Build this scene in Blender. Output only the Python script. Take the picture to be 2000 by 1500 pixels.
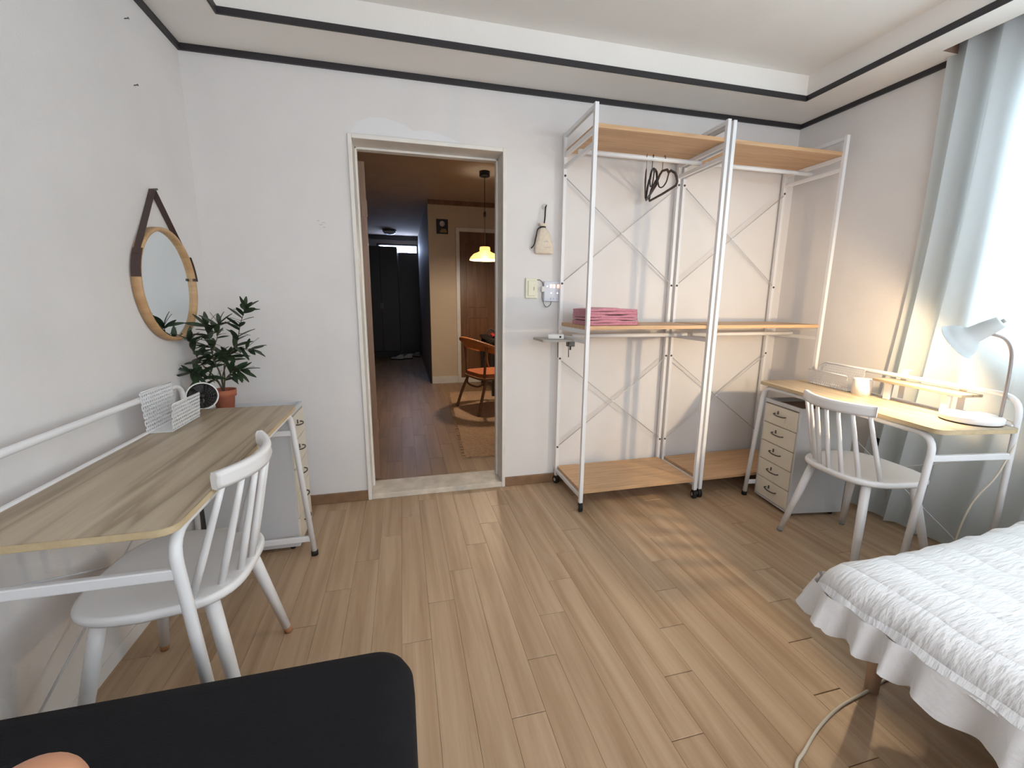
import bpy, math, random
from mathutils import Vector, Matrix
random.seed(7)
PI = math.pi
for o in list(bpy.data.objects):
    bpy.data.objects.remove(o)
SC = bpy.context.scene
COL = SC.collection

# ------------------------------------------------------------------ camera
cam_d = bpy.data.cameras.new('camera')
cam_d.sensor_fit = 'HORIZONTAL'
cam_d.sensor_width = 36.0
cam_d.lens = 841.32 / 2000 * 36.0
cam_d.clip_start = 0.01
cam = bpy.data.objects.new('camera', cam_d)
COL.objects.link(cam)
yaw, pitch, roll = .249, -.1907, .0079
fw = Vector((math.sin(yaw) * math.cos(pitch), math.cos(yaw) * math.cos(pitch), math.sin(pitch)))
r0 = fw.cross(Vector((0, 0, 1))).normalized()
u0 = r0.cross(fw)
rt = r0 * math.cos(roll) + u0 * math.sin(roll)
up = -r0 * math.sin(roll) + u0 * math.cos(roll)
cam.matrix_world = Matrix(((rt.x, up.x, -fw.x, 0), (rt.y, up.y, -fw.y, -2.55), (rt.z, up.z, -fw.z, 1.18), (0, 0, 0, 1)))
SC.camera = cam

# ------------------------------------------------------------------ world, daylight, exposure
w = bpy.data.worlds.new('world')
SC.world = w
w.use_nodes = True
bg = w.node_tree.nodes['Background']
bg.inputs[0].default_value = (.72, .86, 1.0, 1)
bg.inputs[1].default_value = 1.6
SC.view_settings.view_transform = 'Standard'
SC.view_settings.look = 'None'
SC.view_settings.gamma = 1
SC.view_settings.use_curve_mapping = False
SC.view_settings.exposure = 0.0


def area_light(name, loc, aim, sx, sy, power, col):
    d = bpy.data.lights.new(name, 'AREA')
    d.shape = 'RECTANGLE'
    d.size, d.size_y = sx, sy
    d.energy = power
    d.color = col
    o = bpy.data.objects.new(name, d)
    COL.objects.link(o)
    o.location = loc
    o.rotation_euler = Vector(aim).to_track_quat('-Z', 'Y').to_euler()
    return o


# daylight falling in through the two windows (behind the camera, and in the right wall)
area_light('daylight_window_front', (1.0, -3.93, 1.55), (0, 1, -.03), 2.2, 1.3, 50, (1.0, .98, .975))
area_light('daylight_window_right', (2.82, -2.045, 1.56), (-1, 0, -.03), 1.78, 1.2, 60, (.82, .93, 1.0))

# ------------------------------------------------------------------ materials


def lin(c):
    def f(x):
        x /= 255.0
        return x / 12.92 if x <= .04045 else ((x + .055) / 1.055) ** 2.4
    return (f(c[0]), f(c[1]), f(c[2]), 1)


MATS = {}


def mat(name, col, rough=.6, metal=0.0, var=0.0, vscale=8, bump=0.0, bscale=60, spec=None, sheen=0.0, stretch=(1, 1, 1)):
    m = bpy.data.materials.new(name)
    m.use_nodes = True
    nt = m.node_tree
    p = nt.nodes['Principled BSDF']
    p.inputs['Base Color'].default_value = lin(col)
    p.inputs['Roughness'].default_value = rough
    p.inputs['Metallic'].default_value = metal
    if spec is not None:
        p.inputs['Specular IOR Level'].default_value = spec
    if sheen:
        p.inputs['Sheen Weight'].default_value = sheen
    if var or bump:
        tc = nt.nodes.new('ShaderNodeTexCoord')
        mp = nt.nodes.new('ShaderNodeMapping')
        mp.inputs['Scale'].default_value = stretch
        nt.links.new(tc.outputs['Object'], mp.inputs['Vector'])
    if var:
        n = nt.nodes.new('ShaderNodeTexNoise')
        n.inputs['Scale'].default_value = vscale
        n.inputs['Detail'].default_value = 4
        nt.links.new(mp.outputs[0], n.inputs['Vector'])
        r = nt.nodes.new('ShaderNodeMapRange')
        r.inputs['From Min'].default_value = .3
        r.inputs['From Max'].default_value = .7
        r.inputs['To Min'].default_value = 1 - var
        r.inputs['To Max'].default_value = 1 + var
        nt.links.new(n.outputs['Fac'], r.inputs['Value'])
        x = nt.nodes.new('ShaderNodeVectorMath')
        x.operation = 'SCALE'
        x.inputs[0].default_value = lin(col)[:3]
        nt.links.new(r.outputs[0], x.inputs['Scale'])
        nt.links.new(x.outputs[0], p.inputs['Base Color'])
    if bump:
        n2 = nt.nodes.new('ShaderNodeTexNoise')
        n2.inputs['Scale'].default_value = bscale
        n2.inputs['Detail'].default_value = 3
        nt.links.new(mp.outputs[0], n2.inputs['Vector'])
        b = nt.nodes.new('ShaderNodeBump')
        b.inputs['Strength'].default_value = bump
        b.inputs['Distance'].default_value = .004
        nt.links.new(n2.outputs['Fac'], b.inputs['Height'])
        nt.links.new(b.outputs[0], p.inputs['Normal'])
    MATS[name] = m
    return m


def emis(name, col, strength, base=(255, 255, 255)):
    m = mat(name, base, .5)
    p = m.node_tree.nodes['Principled BSDF']
    p.inputs['Emission Color'].default_value = lin(col)
    p.inputs['Emission Strength'].default_value = strength
    return m


def wood(name, c1, c2, rough=.45, scale=(2.2, 26, 26), rnd=.12, detail=5, streak=0.0, grain=1.0):
    """long grain along the object's X axis, shade varying from piece to piece"""
    m = bpy.data.materials.new(name)
    m.use_nodes = True
    nt = m.node_tree
    p = nt.nodes['Principled BSDF']
    p.inputs['Roughness'].default_value = rough
    tc = nt.nodes.new('ShaderNodeTexCoord')
    oi = nt.nodes.new('ShaderNodeObjectInfo')
    mp = nt.nodes.new('ShaderNodeMapping')
    mp.inputs['Scale'].default_value = scale
    off = nt.nodes.new('ShaderNodeVectorMath')
    off.operation = 'MULTIPLY'
    off.inputs[1].default_value = (37, 91, 53)
    nt.links.new(oi.outputs['Random'], off.inputs[0])
    nt.links.new(tc.outputs['Object'], mp.inputs['Vector'])
    nt.links.new(off.outputs[0], mp.inputs['Location'])
    n = nt.nodes.new('ShaderNodeTexNoise')
    n.inputs['Scale'].default_value = 1
    n.inputs['Detail'].default_value = detail
    n.inputs['Roughness'].default_value = .62
    n.inputs['Distortion'].default_value = .5
    nt.links.new(mp.outputs[0], n.inputs['Vector'])
    cr = nt.nodes.new('ShaderNodeValToRGB')
    cr.color_ramp.elements[0].position = .34
    cr.color_ramp.elements[0].color = lin(c2)
    cr.color_ramp.elements[1].position = .64
    cr.color_ramp.elements[1].color = lin(c1)
    nt.links.new(n.outputs['Fac'], cr.inputs[0])
    rr = nt.nodes.new('ShaderNodeMapRange')
    rr.inputs['To Min'].default_value = 1 - rnd
    rr.inputs['To Max'].default_value = 1 + rnd
    nt.links.new(oi.outputs['Random'], rr.inputs['Value'])
    x = nt.nodes.new('ShaderNodeVectorMath')
    x.operation = 'SCALE'
    nt.links.new(cr.outputs[0], x.inputs[0])
    nt.links.new(rr.outputs[0], x.inputs['Scale'])
    out = x.outputs[0]
    if streak:
        mp2 = nt.nodes.new('ShaderNodeMapping')
        mp2.inputs['Scale'].default_value = (.8, 13, 13)
        nt.links.new(tc.outputs['Object'], mp2.inputs['Vector'])
        nt.links.new(off.outputs[0], mp2.inputs['Location'])
        n2 = nt.nodes.new('ShaderNodeTexNoise')
        n2.inputs['Scale'].default_value = 1
        n2.inputs['Detail'].default_value = 2
        n2.inputs['Distortion'].default_value = .25
        nt.links.new(mp2.outputs[0], n2.inputs['Vector'])
        cr2 = nt.nodes.new('ShaderNodeValToRGB')
        e = cr2.color_ramp.elements
        e[0].position = .50
        e[0].color = (1, 1, 1, 1)
        e[1].position = .68
        e[1].color = (1, 1, 1, 1)
        k = e.new(.585)
        k.color = (1 - streak, 1 - streak * 1.12, 1 - streak * 1.25, 1)
        k2 = e.new(.61)
        k2.color = (1 - streak * .3, 1 - streak * .3, 1 - streak * .35, 1)
        nt.links.new(n2.outputs['Fac'], cr2.inputs[0])
        mm = nt.nodes.new('ShaderNodeVectorMath')
        mm.operation = 'MULTIPLY'
        nt.links.new(out, mm.inputs[0])
        nt.links.new(cr2.outputs[0], mm.inputs[1])
        out = mm.outputs[0]
    nt.links.new(out, p.inputs['Base Color'])
    b = nt.nodes.new('ShaderNodeBump')
    b.inputs['Strength'].default_value = .08 * grain
    b.inputs['Distance'].default_value = .002
    nt.links.new(n.outputs['Fac'], b.inputs['Height'])
    nt.links.new(b.outputs[0], p.inputs['Normal'])
    MATS[name] = m
    return m


mat('wallpaper', (228, 225, 224), .85, var=.03, vscale=3, bump=.25, bscale=220)
mat('wall_patch', (231, 231, 233), .8)
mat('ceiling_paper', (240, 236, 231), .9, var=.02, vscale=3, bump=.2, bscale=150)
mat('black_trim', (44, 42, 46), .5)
mat('brown_base', (134, 104, 78), .45, var=.15, vscale=14)
mat('frame_white', (232, 228, 222), .4, var=.05, vscale=12, bump=.1, bscale=40)
mat('sill_worn', (214, 204, 190), .5, var=.16, vscale=16, bump=.15, bscale=50)
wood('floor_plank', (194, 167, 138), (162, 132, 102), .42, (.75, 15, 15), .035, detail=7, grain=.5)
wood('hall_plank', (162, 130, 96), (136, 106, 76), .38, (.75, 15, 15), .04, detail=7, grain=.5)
mat('underlay', (92, 70, 50), .8)
wood('rack_board', (210, 172, 132), (190, 150, 111), .5, (3, 50, 50), .03)
wood('desk_board', (190, 174, 150), (174, 156, 132), .38, (1.8, 30, 30), .0, streak=.36)
wood('desk_edge', (208, 188, 152), (194, 170, 132), .5, (3, 30, 30), .0)
wood('mirror_wood', (206, 168, 124), (184, 144, 102), .45, (6, 20, 20), .0)
wood('door_brown', (134, 104, 84), (112, 84, 66), .4, (20, 20, 1.5), .0)
wood('closet_brown', (124, 88, 60), (100, 68, 44), .4, (20, 20, 1.5), .0)
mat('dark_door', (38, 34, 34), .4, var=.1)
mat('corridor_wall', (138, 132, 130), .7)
mat('hall_wall', (214, 196, 172), .85, var=.03, vscale=3, bump=.2, bscale=150)
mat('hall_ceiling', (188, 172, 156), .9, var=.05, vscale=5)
mat('white_metal', (236, 236, 238), .35, spec=.5)
mat('white_paint', (238, 237, 238), .35)
mat('cream_metal', (226, 218, 202), .45)
mat('grey_metal', (206, 207, 210), .4)
mat('chrome', (170, 168, 165), .25, metal=1)
mat('steel_dark', (96, 94, 92), .35, metal=.8)
mat('dark_plastic', (26, 25, 26), .45)
mat('black_rubber', (18, 18, 19), .6)
mat('brown_tray', (112, 74, 60), .6)
mat('worn_tip', (176, 122, 86), .6)
mat('grey_tip', (160, 158, 156), .6)
mat('leather', (74, 58, 54), .6)
mat('terracotta', (178, 104, 78), .8, var=.08, vscale=30)
mat('soil', (74, 56, 44), .95, var=.3, vscale=60)
mat('leaf', (52, 70, 48), .45, var=.22, vscale=20)
mat('stem', (86, 76, 56), .7)
mat('pink_towel', (204, 136, 152), .95, var=.12, vscale=90, bump=.6, bscale=300, sheen=.3)
mat('linen', (226, 214, 196), .9, var=.06, vscale=60, bump=.3, bscale=200)
mat('black_cord', (30, 28, 30), .7)
mat('ivory_plastic', (228, 226, 204), .4)
mat('panel_plastic', (216, 220, 232), .35)
mat('grey_plastic', (176, 172, 164), .5)
mat('white_plastic', (236, 236, 234), .4)
mat('cord_white', (226, 220, 204), .5)
mat('tissue', (240, 238, 234), .95, bump=.3, bscale=120)
mat('quilt_edge', (238, 238, 240), .9, bump=.5, bscale=60, sheen=.2)
mat('black_fabric', (17, 18, 23), .8, var=.12, vscale=120, bump=.25, bscale=260, spec=.25)
mat('bed_leg_wood', (206, 176, 150), .5)
mat('rattan', (196, 120, 62), .5, var=.2, vscale=40, bump=.4, bscale=60)
mat('rattan_dark', (124, 84, 54), .5, var=.15, vscale=30)
mat('cushion', (184, 104, 64), .8, var=.1, vscale=30)
mat('table_black', (34, 32, 32), .5)
mat('red_cloth', (206, 52, 44), .7)
mat('navy_cloth', (44, 46, 62), .8)
mat('shoe_grey', (150, 142, 136), .7)
mat('shoe_white', (206, 202, 196), .6)
mat('pic_dark', (42, 42, 48), .6, var=.3, vscale=14)
mat('pic_moon', (214, 212, 206), .6, var=.08, vscale=30)
mat('pic_sand', (150, 128, 92), .6)
mat('lamp_enamel', (206, 212, 214), .45)
mat('brown_slot', (150, 122, 104), .7)
mat('grille', (58, 57, 58), .45)
mat('neck_metal', (156, 148, 146), .4, metal=.3)
mat('scuff', (204, 202, 202), .9)
mat('skin', (196, 140, 108), .5, var=.04, vscale=20)
mat('dome_glass', (220, 222, 228), .3)
mat('window_pvc', (235, 238, 240), .4)
emis('sky_pane', (190, 212, 255), 40.0)
emis('led_orange', (255, 170, 130), 2.0)
emis('led_white', (255, 255, 255), 2.0)

# mirror glass
m = mat('mirror_glass', (236, 244, 247), .02, metal=1)
# curtain
m = bpy.data.materials.new('curtain_cloth')
m.use_nodes = True
nt = m.node_tree
p = nt.nodes['Principled BSDF']
p.inputs['Base Color'].default_value = lin((232, 234, 236))
p.inputs['Roughness'].default_value = .9
tr = nt.nodes.new('ShaderNodeBsdfTranslucent')
tr.inputs[0].default_value = lin((226, 240, 244))
mx = nt.nodes.new('ShaderNodeMixShader')
mx.inputs[0].default_value = .5
nt.links.new(p.outputs[0], mx.inputs[1])
nt.links.new(tr.outputs[0], mx.inputs[2])
nt.links.new(mx.outputs[0], nt.nodes['Material Output'].inputs[0])
MATS['curtain_cloth'] = m
# pendant glass: warm glowing amber glass
m = mat('amber_glass', (250, 226, 160), .25)
p = m.node_tree.nodes['Principled BSDF']
p.inputs['Emission Color'].default_value = lin((255, 216, 140))
p.inputs['Emission Strength'].default_value = .75
p.inputs['Transmission Weight'].default_value = .35
emis('bulb', (255, 222, 160), 40)
emis('bulb_pendant', (255, 214, 140), 30)
m = bpy.data.materials.new('window_glass')
m.use_nodes = True
nt = m.node_tree
for n in list(nt.nodes):
    if n.type == 'BSDF_PRINCIPLED':
        nt.nodes.remove(n)
a = nt.nodes.new('ShaderNodeBsdfTransparent')
b = nt.nodes.new('ShaderNodeBsdfGlossy')
b.inputs['Roughness'].default_value = .02
mx = nt.nodes.new('ShaderNodeMixShader')
mx.inputs[0].default_value = .06
nt.links.new(a.outputs[0], mx.inputs[1])
nt.links.new(b.outputs[0], mx.inputs[2])
nt.links.new(mx.outputs[0], nt.nodes['Material Output'].inputs[0])
MATS['window_glass'] = m


def perforated(name, col, pitch, hole, u='X', v='Z'):
    """sheet metal with a staggered grid of punched round holes"""
    m = bpy.data.materials.new(name)
    m.use_nodes = True
    nt = m.node_tree
    L = nt.links
    p = nt.nodes['Principled BSDF']
    p.inputs['Base Color'].default_value = lin(col)
    p.inputs['Roughness'].default_value = .4
    tc = nt.nodes.new('ShaderNodeTexCoord')
    sp = nt.nodes.new('ShaderNodeSeparateXYZ')
    L.new(tc.outputs['Object'], sp.inputs[0])

    def M(op, a, b=None):
        n = nt.nodes.new('ShaderNodeMath')
        n.operation = op
        for i, q in enumerate((a, b)):
            if q is None:
                continue
            if isinstance(q, (int, float)):
                n.inputs[i].default_value = q
            else:
                L.new(q, n.inputs[i])
        return n.outputs[0]
    ax = sp.outputs[u]
    az = sp.outputs[v]
    row = M('FLOOR', M('DIVIDE', az, pitch))
    sh = M('MULTIPLY', M('FLOORED_MODULO', row, 2.0), pitch * .5)
    fu = M('SUBTRACT', M('FLOORED_MODULO', M('ADD', ax, sh), pitch), pitch / 2)
    fv = M('SUBTRACT', M('FLOORED_MODULO', az, pitch), pitch / 2)
    d2 = M('ADD', M('MULTIPLY', fu, fu), M('MULTIPLY', fv, fv))
    h = M('LESS_THAN', d2, hole * hole)
    t = nt.nodes.new('ShaderNodeBsdfTransparent')
    mx = nt.nodes.new('ShaderNodeMixShader')
    L.new(h, mx.inputs[0])
    L.new(p.outputs[0], mx.inputs[1])
    L.new(t.outputs[0], mx.inputs[2])
    L.new(mx.outputs[0], nt.nodes['Material Output'].inputs[0])
    MATS[name] = m


perforated('perforated_white', (232, 233, 236), .0135, .0040)

# quilted cotton: fine vertical puckers between stitched rows
m = mat('quilt', (240, 240, 242), .92, sheen=.15)
nt = m.node_tree
p = nt.nodes['Principled BSDF']
tc = nt.nodes.new('ShaderNodeTexCoord')
sx = nt.nodes.new('ShaderNodeSeparateXYZ')
nt.links.new(tc.outputs['Object'], sx.inputs[0])
sm_ = nt.nodes.new('ShaderNodeMath')
sm_.operation = 'ADD'
nt.links.new(sx.outputs['X'], sm_.inputs[0])
nt.links.new(sx.outputs['Z'], sm_.inputs[1])
cb = nt.nodes.new('ShaderNodeCombineXYZ')
nt.links.new(sm_.outputs[0], cb.inputs['X'])
nt.links.new(sx.outputs['Y'], cb.inputs['Y'])
wv = nt.nodes.new('ShaderNodeTexNoise')
mp = nt.nodes.new('ShaderNodeMapping')
mp.inputs['Scale'].default_value = (22, 95, 1)
nt.links.new(cb.outputs[0], mp.inputs[0])
nt.links.new(mp.outputs[0], wv.inputs['Vector'])
wv.inputs['Scale'].default_value = 1
wv.inputs['Detail'].default_value = 3
st = nt.nodes.new('ShaderNodeTexWave')
st.wave_type = 'BANDS'
st.bands_direction = 'X'
st.inputs['Scale'].default_value = 2.7
st.inputs['Distortion'].default_value = 1.1
st.inputs['Detail'].default_value = 1
st.inputs['Detail Scale'].default_value = 2.5
nt.links.new(cb.outputs[0], st.inputs['Vector'])
pw = nt.nodes.new('ShaderNodeMath')
pw.operation = 'POWER'
pw.inputs[1].default_value = .4
nt.links.new(st.outputs['Fac'], pw.inputs[0])
ad = nt.nodes.new('ShaderNodeMath')
ad.operation = 'MULTIPLY_ADD'
ad.inputs[1].default_value = .75
nt.links.new(wv.outputs['Fac'], ad.inputs[0])
nt.links.new(pw.outputs[0], ad.inputs[2])
b = nt.nodes.new('ShaderNodeBump')
b.inputs['Strength'].default_value = .75
b.inputs['Distance'].default_value = .009
nt.links.new(ad.outputs[0], b.inputs['Height'])
nt.links.new(b.outputs[0], p.inputs['Normal'])

# woven jute
m = mat('jute', (172, 132, 96), .95)
nt = m.node_tree
p = nt.nodes['Principled BSDF']
tc = nt.nodes.new('ShaderNodeTexCoord')
wv = nt.nodes.new('ShaderNodeTexWave')
wv.bands_direction = 'Y'
wv.inputs['Scale'].default_value = 14
wv.inputs['Distortion'].default_value = 3
wv.inputs['Detail'].default_value = 3
nt.links.new(tc.outputs['Object'], wv.inputs['Vector'])
nn = nt.nodes.new('ShaderNodeTexNoise')
nn.inputs['Scale'].default_value = 60
nt.links.new(tc.outputs['Object'], nn.inputs['Vector'])
mm = nt.nodes.new('ShaderNodeMath')
mm.operation = 'MULTIPLY_ADD'
mm.inputs[1].default_value = .6
nt.links.new(wv.outputs['Fac'], mm.inputs[0])
nt.links.new(nn.outputs['Fac'], mm.inputs[2])
cr = nt.nodes.new('ShaderNodeValToRGB')
cr.color_ramp.elements[0].position = .3
cr.color_ramp.elements[0].color = lin((138, 108, 82))
cr.color_ramp.elements[1].position = .95
cr.color_ramp.elements[1].color = lin((214, 178, 144))
nt.links.new(mm.outputs[0], cr.inputs[0])
nt.links.new(cr.outputs[0], p.inputs['Base Color'])
b = nt.nodes.new('ShaderNodeBump')
b.inputs['Strength'].default_value = .8
b.inputs['Distance'].default_value = .008
nt.links.new(mm.outputs[0], b.inputs['Height'])
nt.links.new(b.outputs[0], p.inputs['Normal'])

# ------------------------------------------------------------------ mesh helpers


class MB:
    def __init__(s):
        s.v, s.f, s.sm = [], [], []

    def add(s, vs, fs, smooth=False):
        k = len(s.v)
        s.v += [tuple(x) for x in vs]
        for f in fs:
            s.f.append(tuple(i + k for i in f))
            s.sm.append(smooth)
        return s

    def box(s, x0, x1, y0, y1, z0, z1):
        vs = [(x0, y0, z0), (x1, y0, z0), (x1, y1, z0), (x0, y1, z0), (x0, y0, z1), (x1, y0, z1), (x1, y1, z1), (x0, y1, z1)]
        return s.add(vs, [(0, 3, 2, 1), (4, 5, 6, 7), (0, 1, 5, 4), (1, 2, 6, 5), (2, 3, 7, 6), (3, 0, 4, 7)])

    def tube(s, pts, r, n=8, smooth=True, square=False, closed=False):
        pts = [Vector(p) for p in pts]
        N = len(pts)
        rs = r if isinstance(r, (list, tuple)) else [r] * N
        t0 = (pts[1] - pts[0]).normalized()
        ref = Vector((0, 0, 1)) if abs(t0.z) < .9 else Vector((0, 1, 0))
        nrm = (ref - t0 * ref.dot(t0)).normalized()
        rings = []
        for i in range(N):
            if closed:
                t = (pts[(i + 1) % N] - pts[i - 1]).normalized()
            else:
                a = pts[max(0, i - 1)]
                b = pts[min(N - 1, i + 1)]
                t = (b - a).normalized()
            nrm = nrm - t * nrm.dot(t)
            nrm.normalize()
            bn = t.cross(nrm)
            ring = []
            for k in range(n):
                a = 2 * PI * k / n + (PI / 4 if square else 0)
                q = rs[i] * (math.sqrt(2) if square else 1)
                ring.append(pts[i] + nrm * math.cos(a) * q + bn * math.sin(a) * q)
            rings.append(ring)
        vs = [p for rg in rings for p in rg]
        fs = []
        for i in range(N if closed else N - 1):
            j = (i + 1) % N
            for k in range(n):
                k2 = (k + 1) % n
                fs.append((i * n + k, i * n + k2, j * n + k2, j * n + k))
        s.add(vs, fs, smooth and not square)
        if not closed:
            b = len(s.v) - N * n
            s.f.append(tuple(b + k for k in range(n))[::-1])
            s.sm.append(False)
            s.f.append(tuple(b + (N - 1) * n + k for k in range(n)))
            s.sm.append(False)
        return s

    def lathe(s, prof, n=24, M=None, smooth=True):
        vs = []
        for r, z in prof:
            for k in range(n):
                a = 2 * PI * k / n
                p = Vector((r * math.cos(a), r * math.sin(a), z))
                vs.append(M @ p if M else p)
        fs = []
        for i in range(len(prof) - 1):
            for k in range(n):
                k2 = (k + 1) % n
                fs.append((i * n + k, i * n + k2, (i + 1) * n + k2, (i + 1) * n + k))
        return s.add(vs, fs, smooth)

    def prism(s, poly, z0, z1, smooth=False):
        n = len(poly)
        vs = [(x, y, z0) for x, y in poly] + [(x, y, z1) for x, y in poly]
        s.add(vs, [tuple(range(n))[::-1], tuple(range(n, 2 * n))], False)
        s.add(vs, [(i, (i + 1) % n, n + (i + 1) % n, n + i) for i in range(n)], smooth)
        return s

    def grid(s, rows, smooth=True, closed=False):
        nr, nc = len(rows), len(rows[0])
        vs = [p for r in rows for p in r]
        fs = []
        for i in range(nr - 1):
            for k in range(nc if closed else nc - 1):
                k2 = (k + 1) % nc
                fs.append((i * nc + k, i * nc + k2, (i + 1) * nc + k2, (i + 1) * nc + k))
        return s.add(vs, fs, smooth)

    def mesh(s, name, material):
        me = bpy.data.meshes.new(name)
        me.from_pydata(s.v, [], s.f)
        me.polygons.foreach_set('use_smooth', s.sm)
        me.materials.append(MATS[material])
        me.update()
        return me

    def build(s, name, material, parent=None, bevel=0, seg=2, solid=0, sub=0):
        o = bpy.data.objects.new(name, s.mesh(name, material))
        COL.objects.link(o)
        o.parent = parent
        if solid:
            md = o.modifiers.new('solid', 'SOLIDIFY')
            md.thickness = solid
            md.offset = 0
        if bevel:
            md = o.modifiers.new('bevel', 'BEVEL')
            md.width = bevel
            md.segments = seg
            md.limit_method = 'ANGLE'
            md.angle_limit = math.radians(40)
        if sub:
            md = o.modifiers.new('sub', 'SUBSURF')
            md.levels = sub
            md.render_levels = sub
        return o


def box(name, material, x0, x1, y0, y1, z0, z1, parent=None, bevel=0):
    return MB().box(x0, x1, y0, y1, z0, z1).build(name, material, parent, bevel)


def fillet(pts, rad, seg=6):
    pts = [Vector(p) for p in pts]
    out = [pts[0]]
    for i in range(1, len(pts) - 1):
        a, b, c = pts[i - 1], pts[i], pts[i + 1]
        r = rad[i - 1] if isinstance(rad, (list, tuple)) else rad
        d1 = (a - b).normalized()
        d2 = (c - b).normalized()
        p1 = b + d1 * r
        p2 = b + d2 * r
        for k in range(seg + 1):
            t = k / seg
            out.append(p1 * (1 - t) ** 2 + b * 2 * t * (1 - t) + p2 * t * t)
    out.append(pts[-1])
    return out


def spline(pts, n=10):
    pts = [Vector(p) for p in pts]
    out = []
    for i in range(len(pts) - 1):
        p0 = pts[max(0, i - 1)]
        p1, p2 = pts[i], pts[i + 1]
        p3 = pts[min(len(pts) - 1, i + 2)]
        for k in range(n):
            t = k / n
            out.append(.5 * ((2 * p1) + (p2 - p0) * t + (2 * p0 - 5 * p1 + 4 * p2 - p3) * t * t + (3 * p1 - p0 - 3 * p2 + p3) * t ** 3))
    out.append(pts[-1])
    return out


def rrect(x0, x1, y0, y1, r, n=6):
    out = []
    for cx, cy, a0 in ((x1 - r, y1 - r, 0), (x0 + r, y1 - r, 90), (x0 + r, y0 + r, 180), (x1 - r, y0 + r, 270)):
        for k in range(n + 1):
            a = math.radians(a0 + 90 * k / n)
            out.append((cx + r * math.cos(a), cy + r * math.sin(a)))
    return out


def tag(o, label, cat, group=None):
    o['label'] = label
    o['category'] = cat
    if group:
        o['group'] = group
    return o


def thing(name, label, cat, loc=(0, 0, 0), rz=0, group=None):
    o = bpy.data.objects.new(name, None)
    o.empty_display_size = .05
    COL.objects.link(o)
    o.location = loc
    o.rotation_euler = (0, 0, rz)
    return tag(o, label, cat, group)


def struct(o, label=None):
    o['kind'] = 'structure'
    if label:
        o['label'] = label
    return o


def copy_tree(o, parent=None):
    c = o.copy()
    COL.objects.link(c)
    c.parent = parent
    for ch in list(o.children):
        copy_tree(ch, c)
    return c


def frame_from(axis, origin):
    z = Vector(axis).normalized()
    x = z.orthogonal().normalized()
    y = z.cross(x)
    return Matrix(((x.x, y.x, z.x, origin[0]), (x.y, y.y, z.y, origin[1]), (x.z, y.z, z.z, origin[2]), (0, 0, 0, 1)))


# ------------------------------------------------------------------ room shell
XL, XR, YF, HS, HC = -.952, 2.597, -3.75, 2.328, 2.46
# floor of vinyl planks: one object per plank
fl = struct(box('floor', 'underlay', XL - .1, XR + .1, YF - .1, 0.0, -.06, -.0102), 'room floor of light oak planks laid towards the doorway')
PW, PL = .102, .92
plank_cache = {}


def plank(parent, material, xa, xb, ya, yb, name='plank'):
    """object X axis runs along the plank, so the grain does too"""
    key = (material, round(xb - xa, 3), round(yb - ya, 3))
    if key not in plank_cache:
        hw, hl = (xb - xa) / 2 - .0002, (yb - ya) / 2 - .0011
        b = MB()
        c = .0012
        vs = [(-hl, -hw, -.01), (hl, -hw, -.01), (hl, hw, -.01), (-hl, hw, -.01),
              (-hl, -hw, -c), (hl, -hw, -c), (hl, hw, -c), (-hl, hw, -c),
              (-hl + c, -hw + c * .3, 0), (hl - c, -hw + c * .3, 0), (hl - c, hw - c * .3, 0), (-hl + c, hw - c * .3, 0)]
        fs = [(8, 9, 10, 11)]
        for i in range(4):
            j = (i + 1) % 4
            fs += [(i, j, 4 + j, 4 + i), (4 + i, 4 + j, 8 + j, 8 + i)]
        plank_cache[key] = b.add(vs, fs).mesh('plank', material)
    o = bpy.data.objects.new(name, plank_cache[key])
    COL.objects.link(o)
    o.location = ((xa + xb) / 2, (ya + yb) / 2, 0)
    o.rotation_euler = (0, 0, PI / 2)
    o.parent = parent
    return o


x0g = .262
i0 = math.floor((XL - x0g) / PW)
i1 = math.ceil((XR - x0g) / PW)
for i in range(i0, i1):
    xa, xb = max(XL, x0g + i * PW), min(XR, x0g + (i + 1) * PW)
    j = -1.549 + .188 * i
    ys = []
    k = math.floor((YF - j) / PL)
    y = j + k * PL
    while y < 0:
        a, b_ = max(YF, y), min(0.0, y + PL)
        if b_ - a > .01:
            plank(fl, 'floor_plank', xa, xb, a, b_)
        y += PL

# walls
WT = .2
DX0, DX1, DZ = -.236, .605, 2.017     # outside of the door frame
b = MB()
b.box(XL - WT, DX0, 0, WT, -.06, 2.75).box(DX1, XR + WT, 0, WT, -.06, 2.75).box(DX0, DX1, 0, WT, DZ, 2.75)
wall_back = struct(b.build('wall_back', 'wallpaper'), 'white papered wall with the doorway')
# peeled lighter patch of paper above the door
prof = [(-.22, 2.022), (-.19, 2.075), (-.12, 2.105), (-.04, 2.108), (.05, 2.085), (.1, 2.06), (.17, 2.068), (.24, 2.06), (.3, 2.038), (.36, 2.022)]
pb = MB()
n = len(prof)
vs = [(x, -.0012, z) for x, z in prof] + [(x, 0, z) for x, z in prof]
pb.add(vs, [tuple(range(n))] + [(i, n + i, n + (i + 1) % n, (i + 1) % n) for i in range(n)])
pb.build('repaired_patch', 'wall_patch', wall_back)
struct(box('wall_left', 'wallpaper', XL - WT, XL, YF, 0, -.06, 2.75), 'white papered wall beside the long desk')
# right wall with the window opening
WY0, WY1, WZ0, WZ1 = -2.95, -1.14, .95, 2.17
b = MB()
b.box(XR, XR + WT, WY1, 0, -.06, 2.75).box(XR, XR + WT, YF, WY0, -.06, 2.75).box(XR, XR + WT, WY0, WY1, -.06, WZ0).box(XR, XR + WT, WY0, WY1, WZ1, 2.75)
struct(b.build('wall_right', 'wallpaper'), 'white papered wall with the curtained window')
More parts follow.
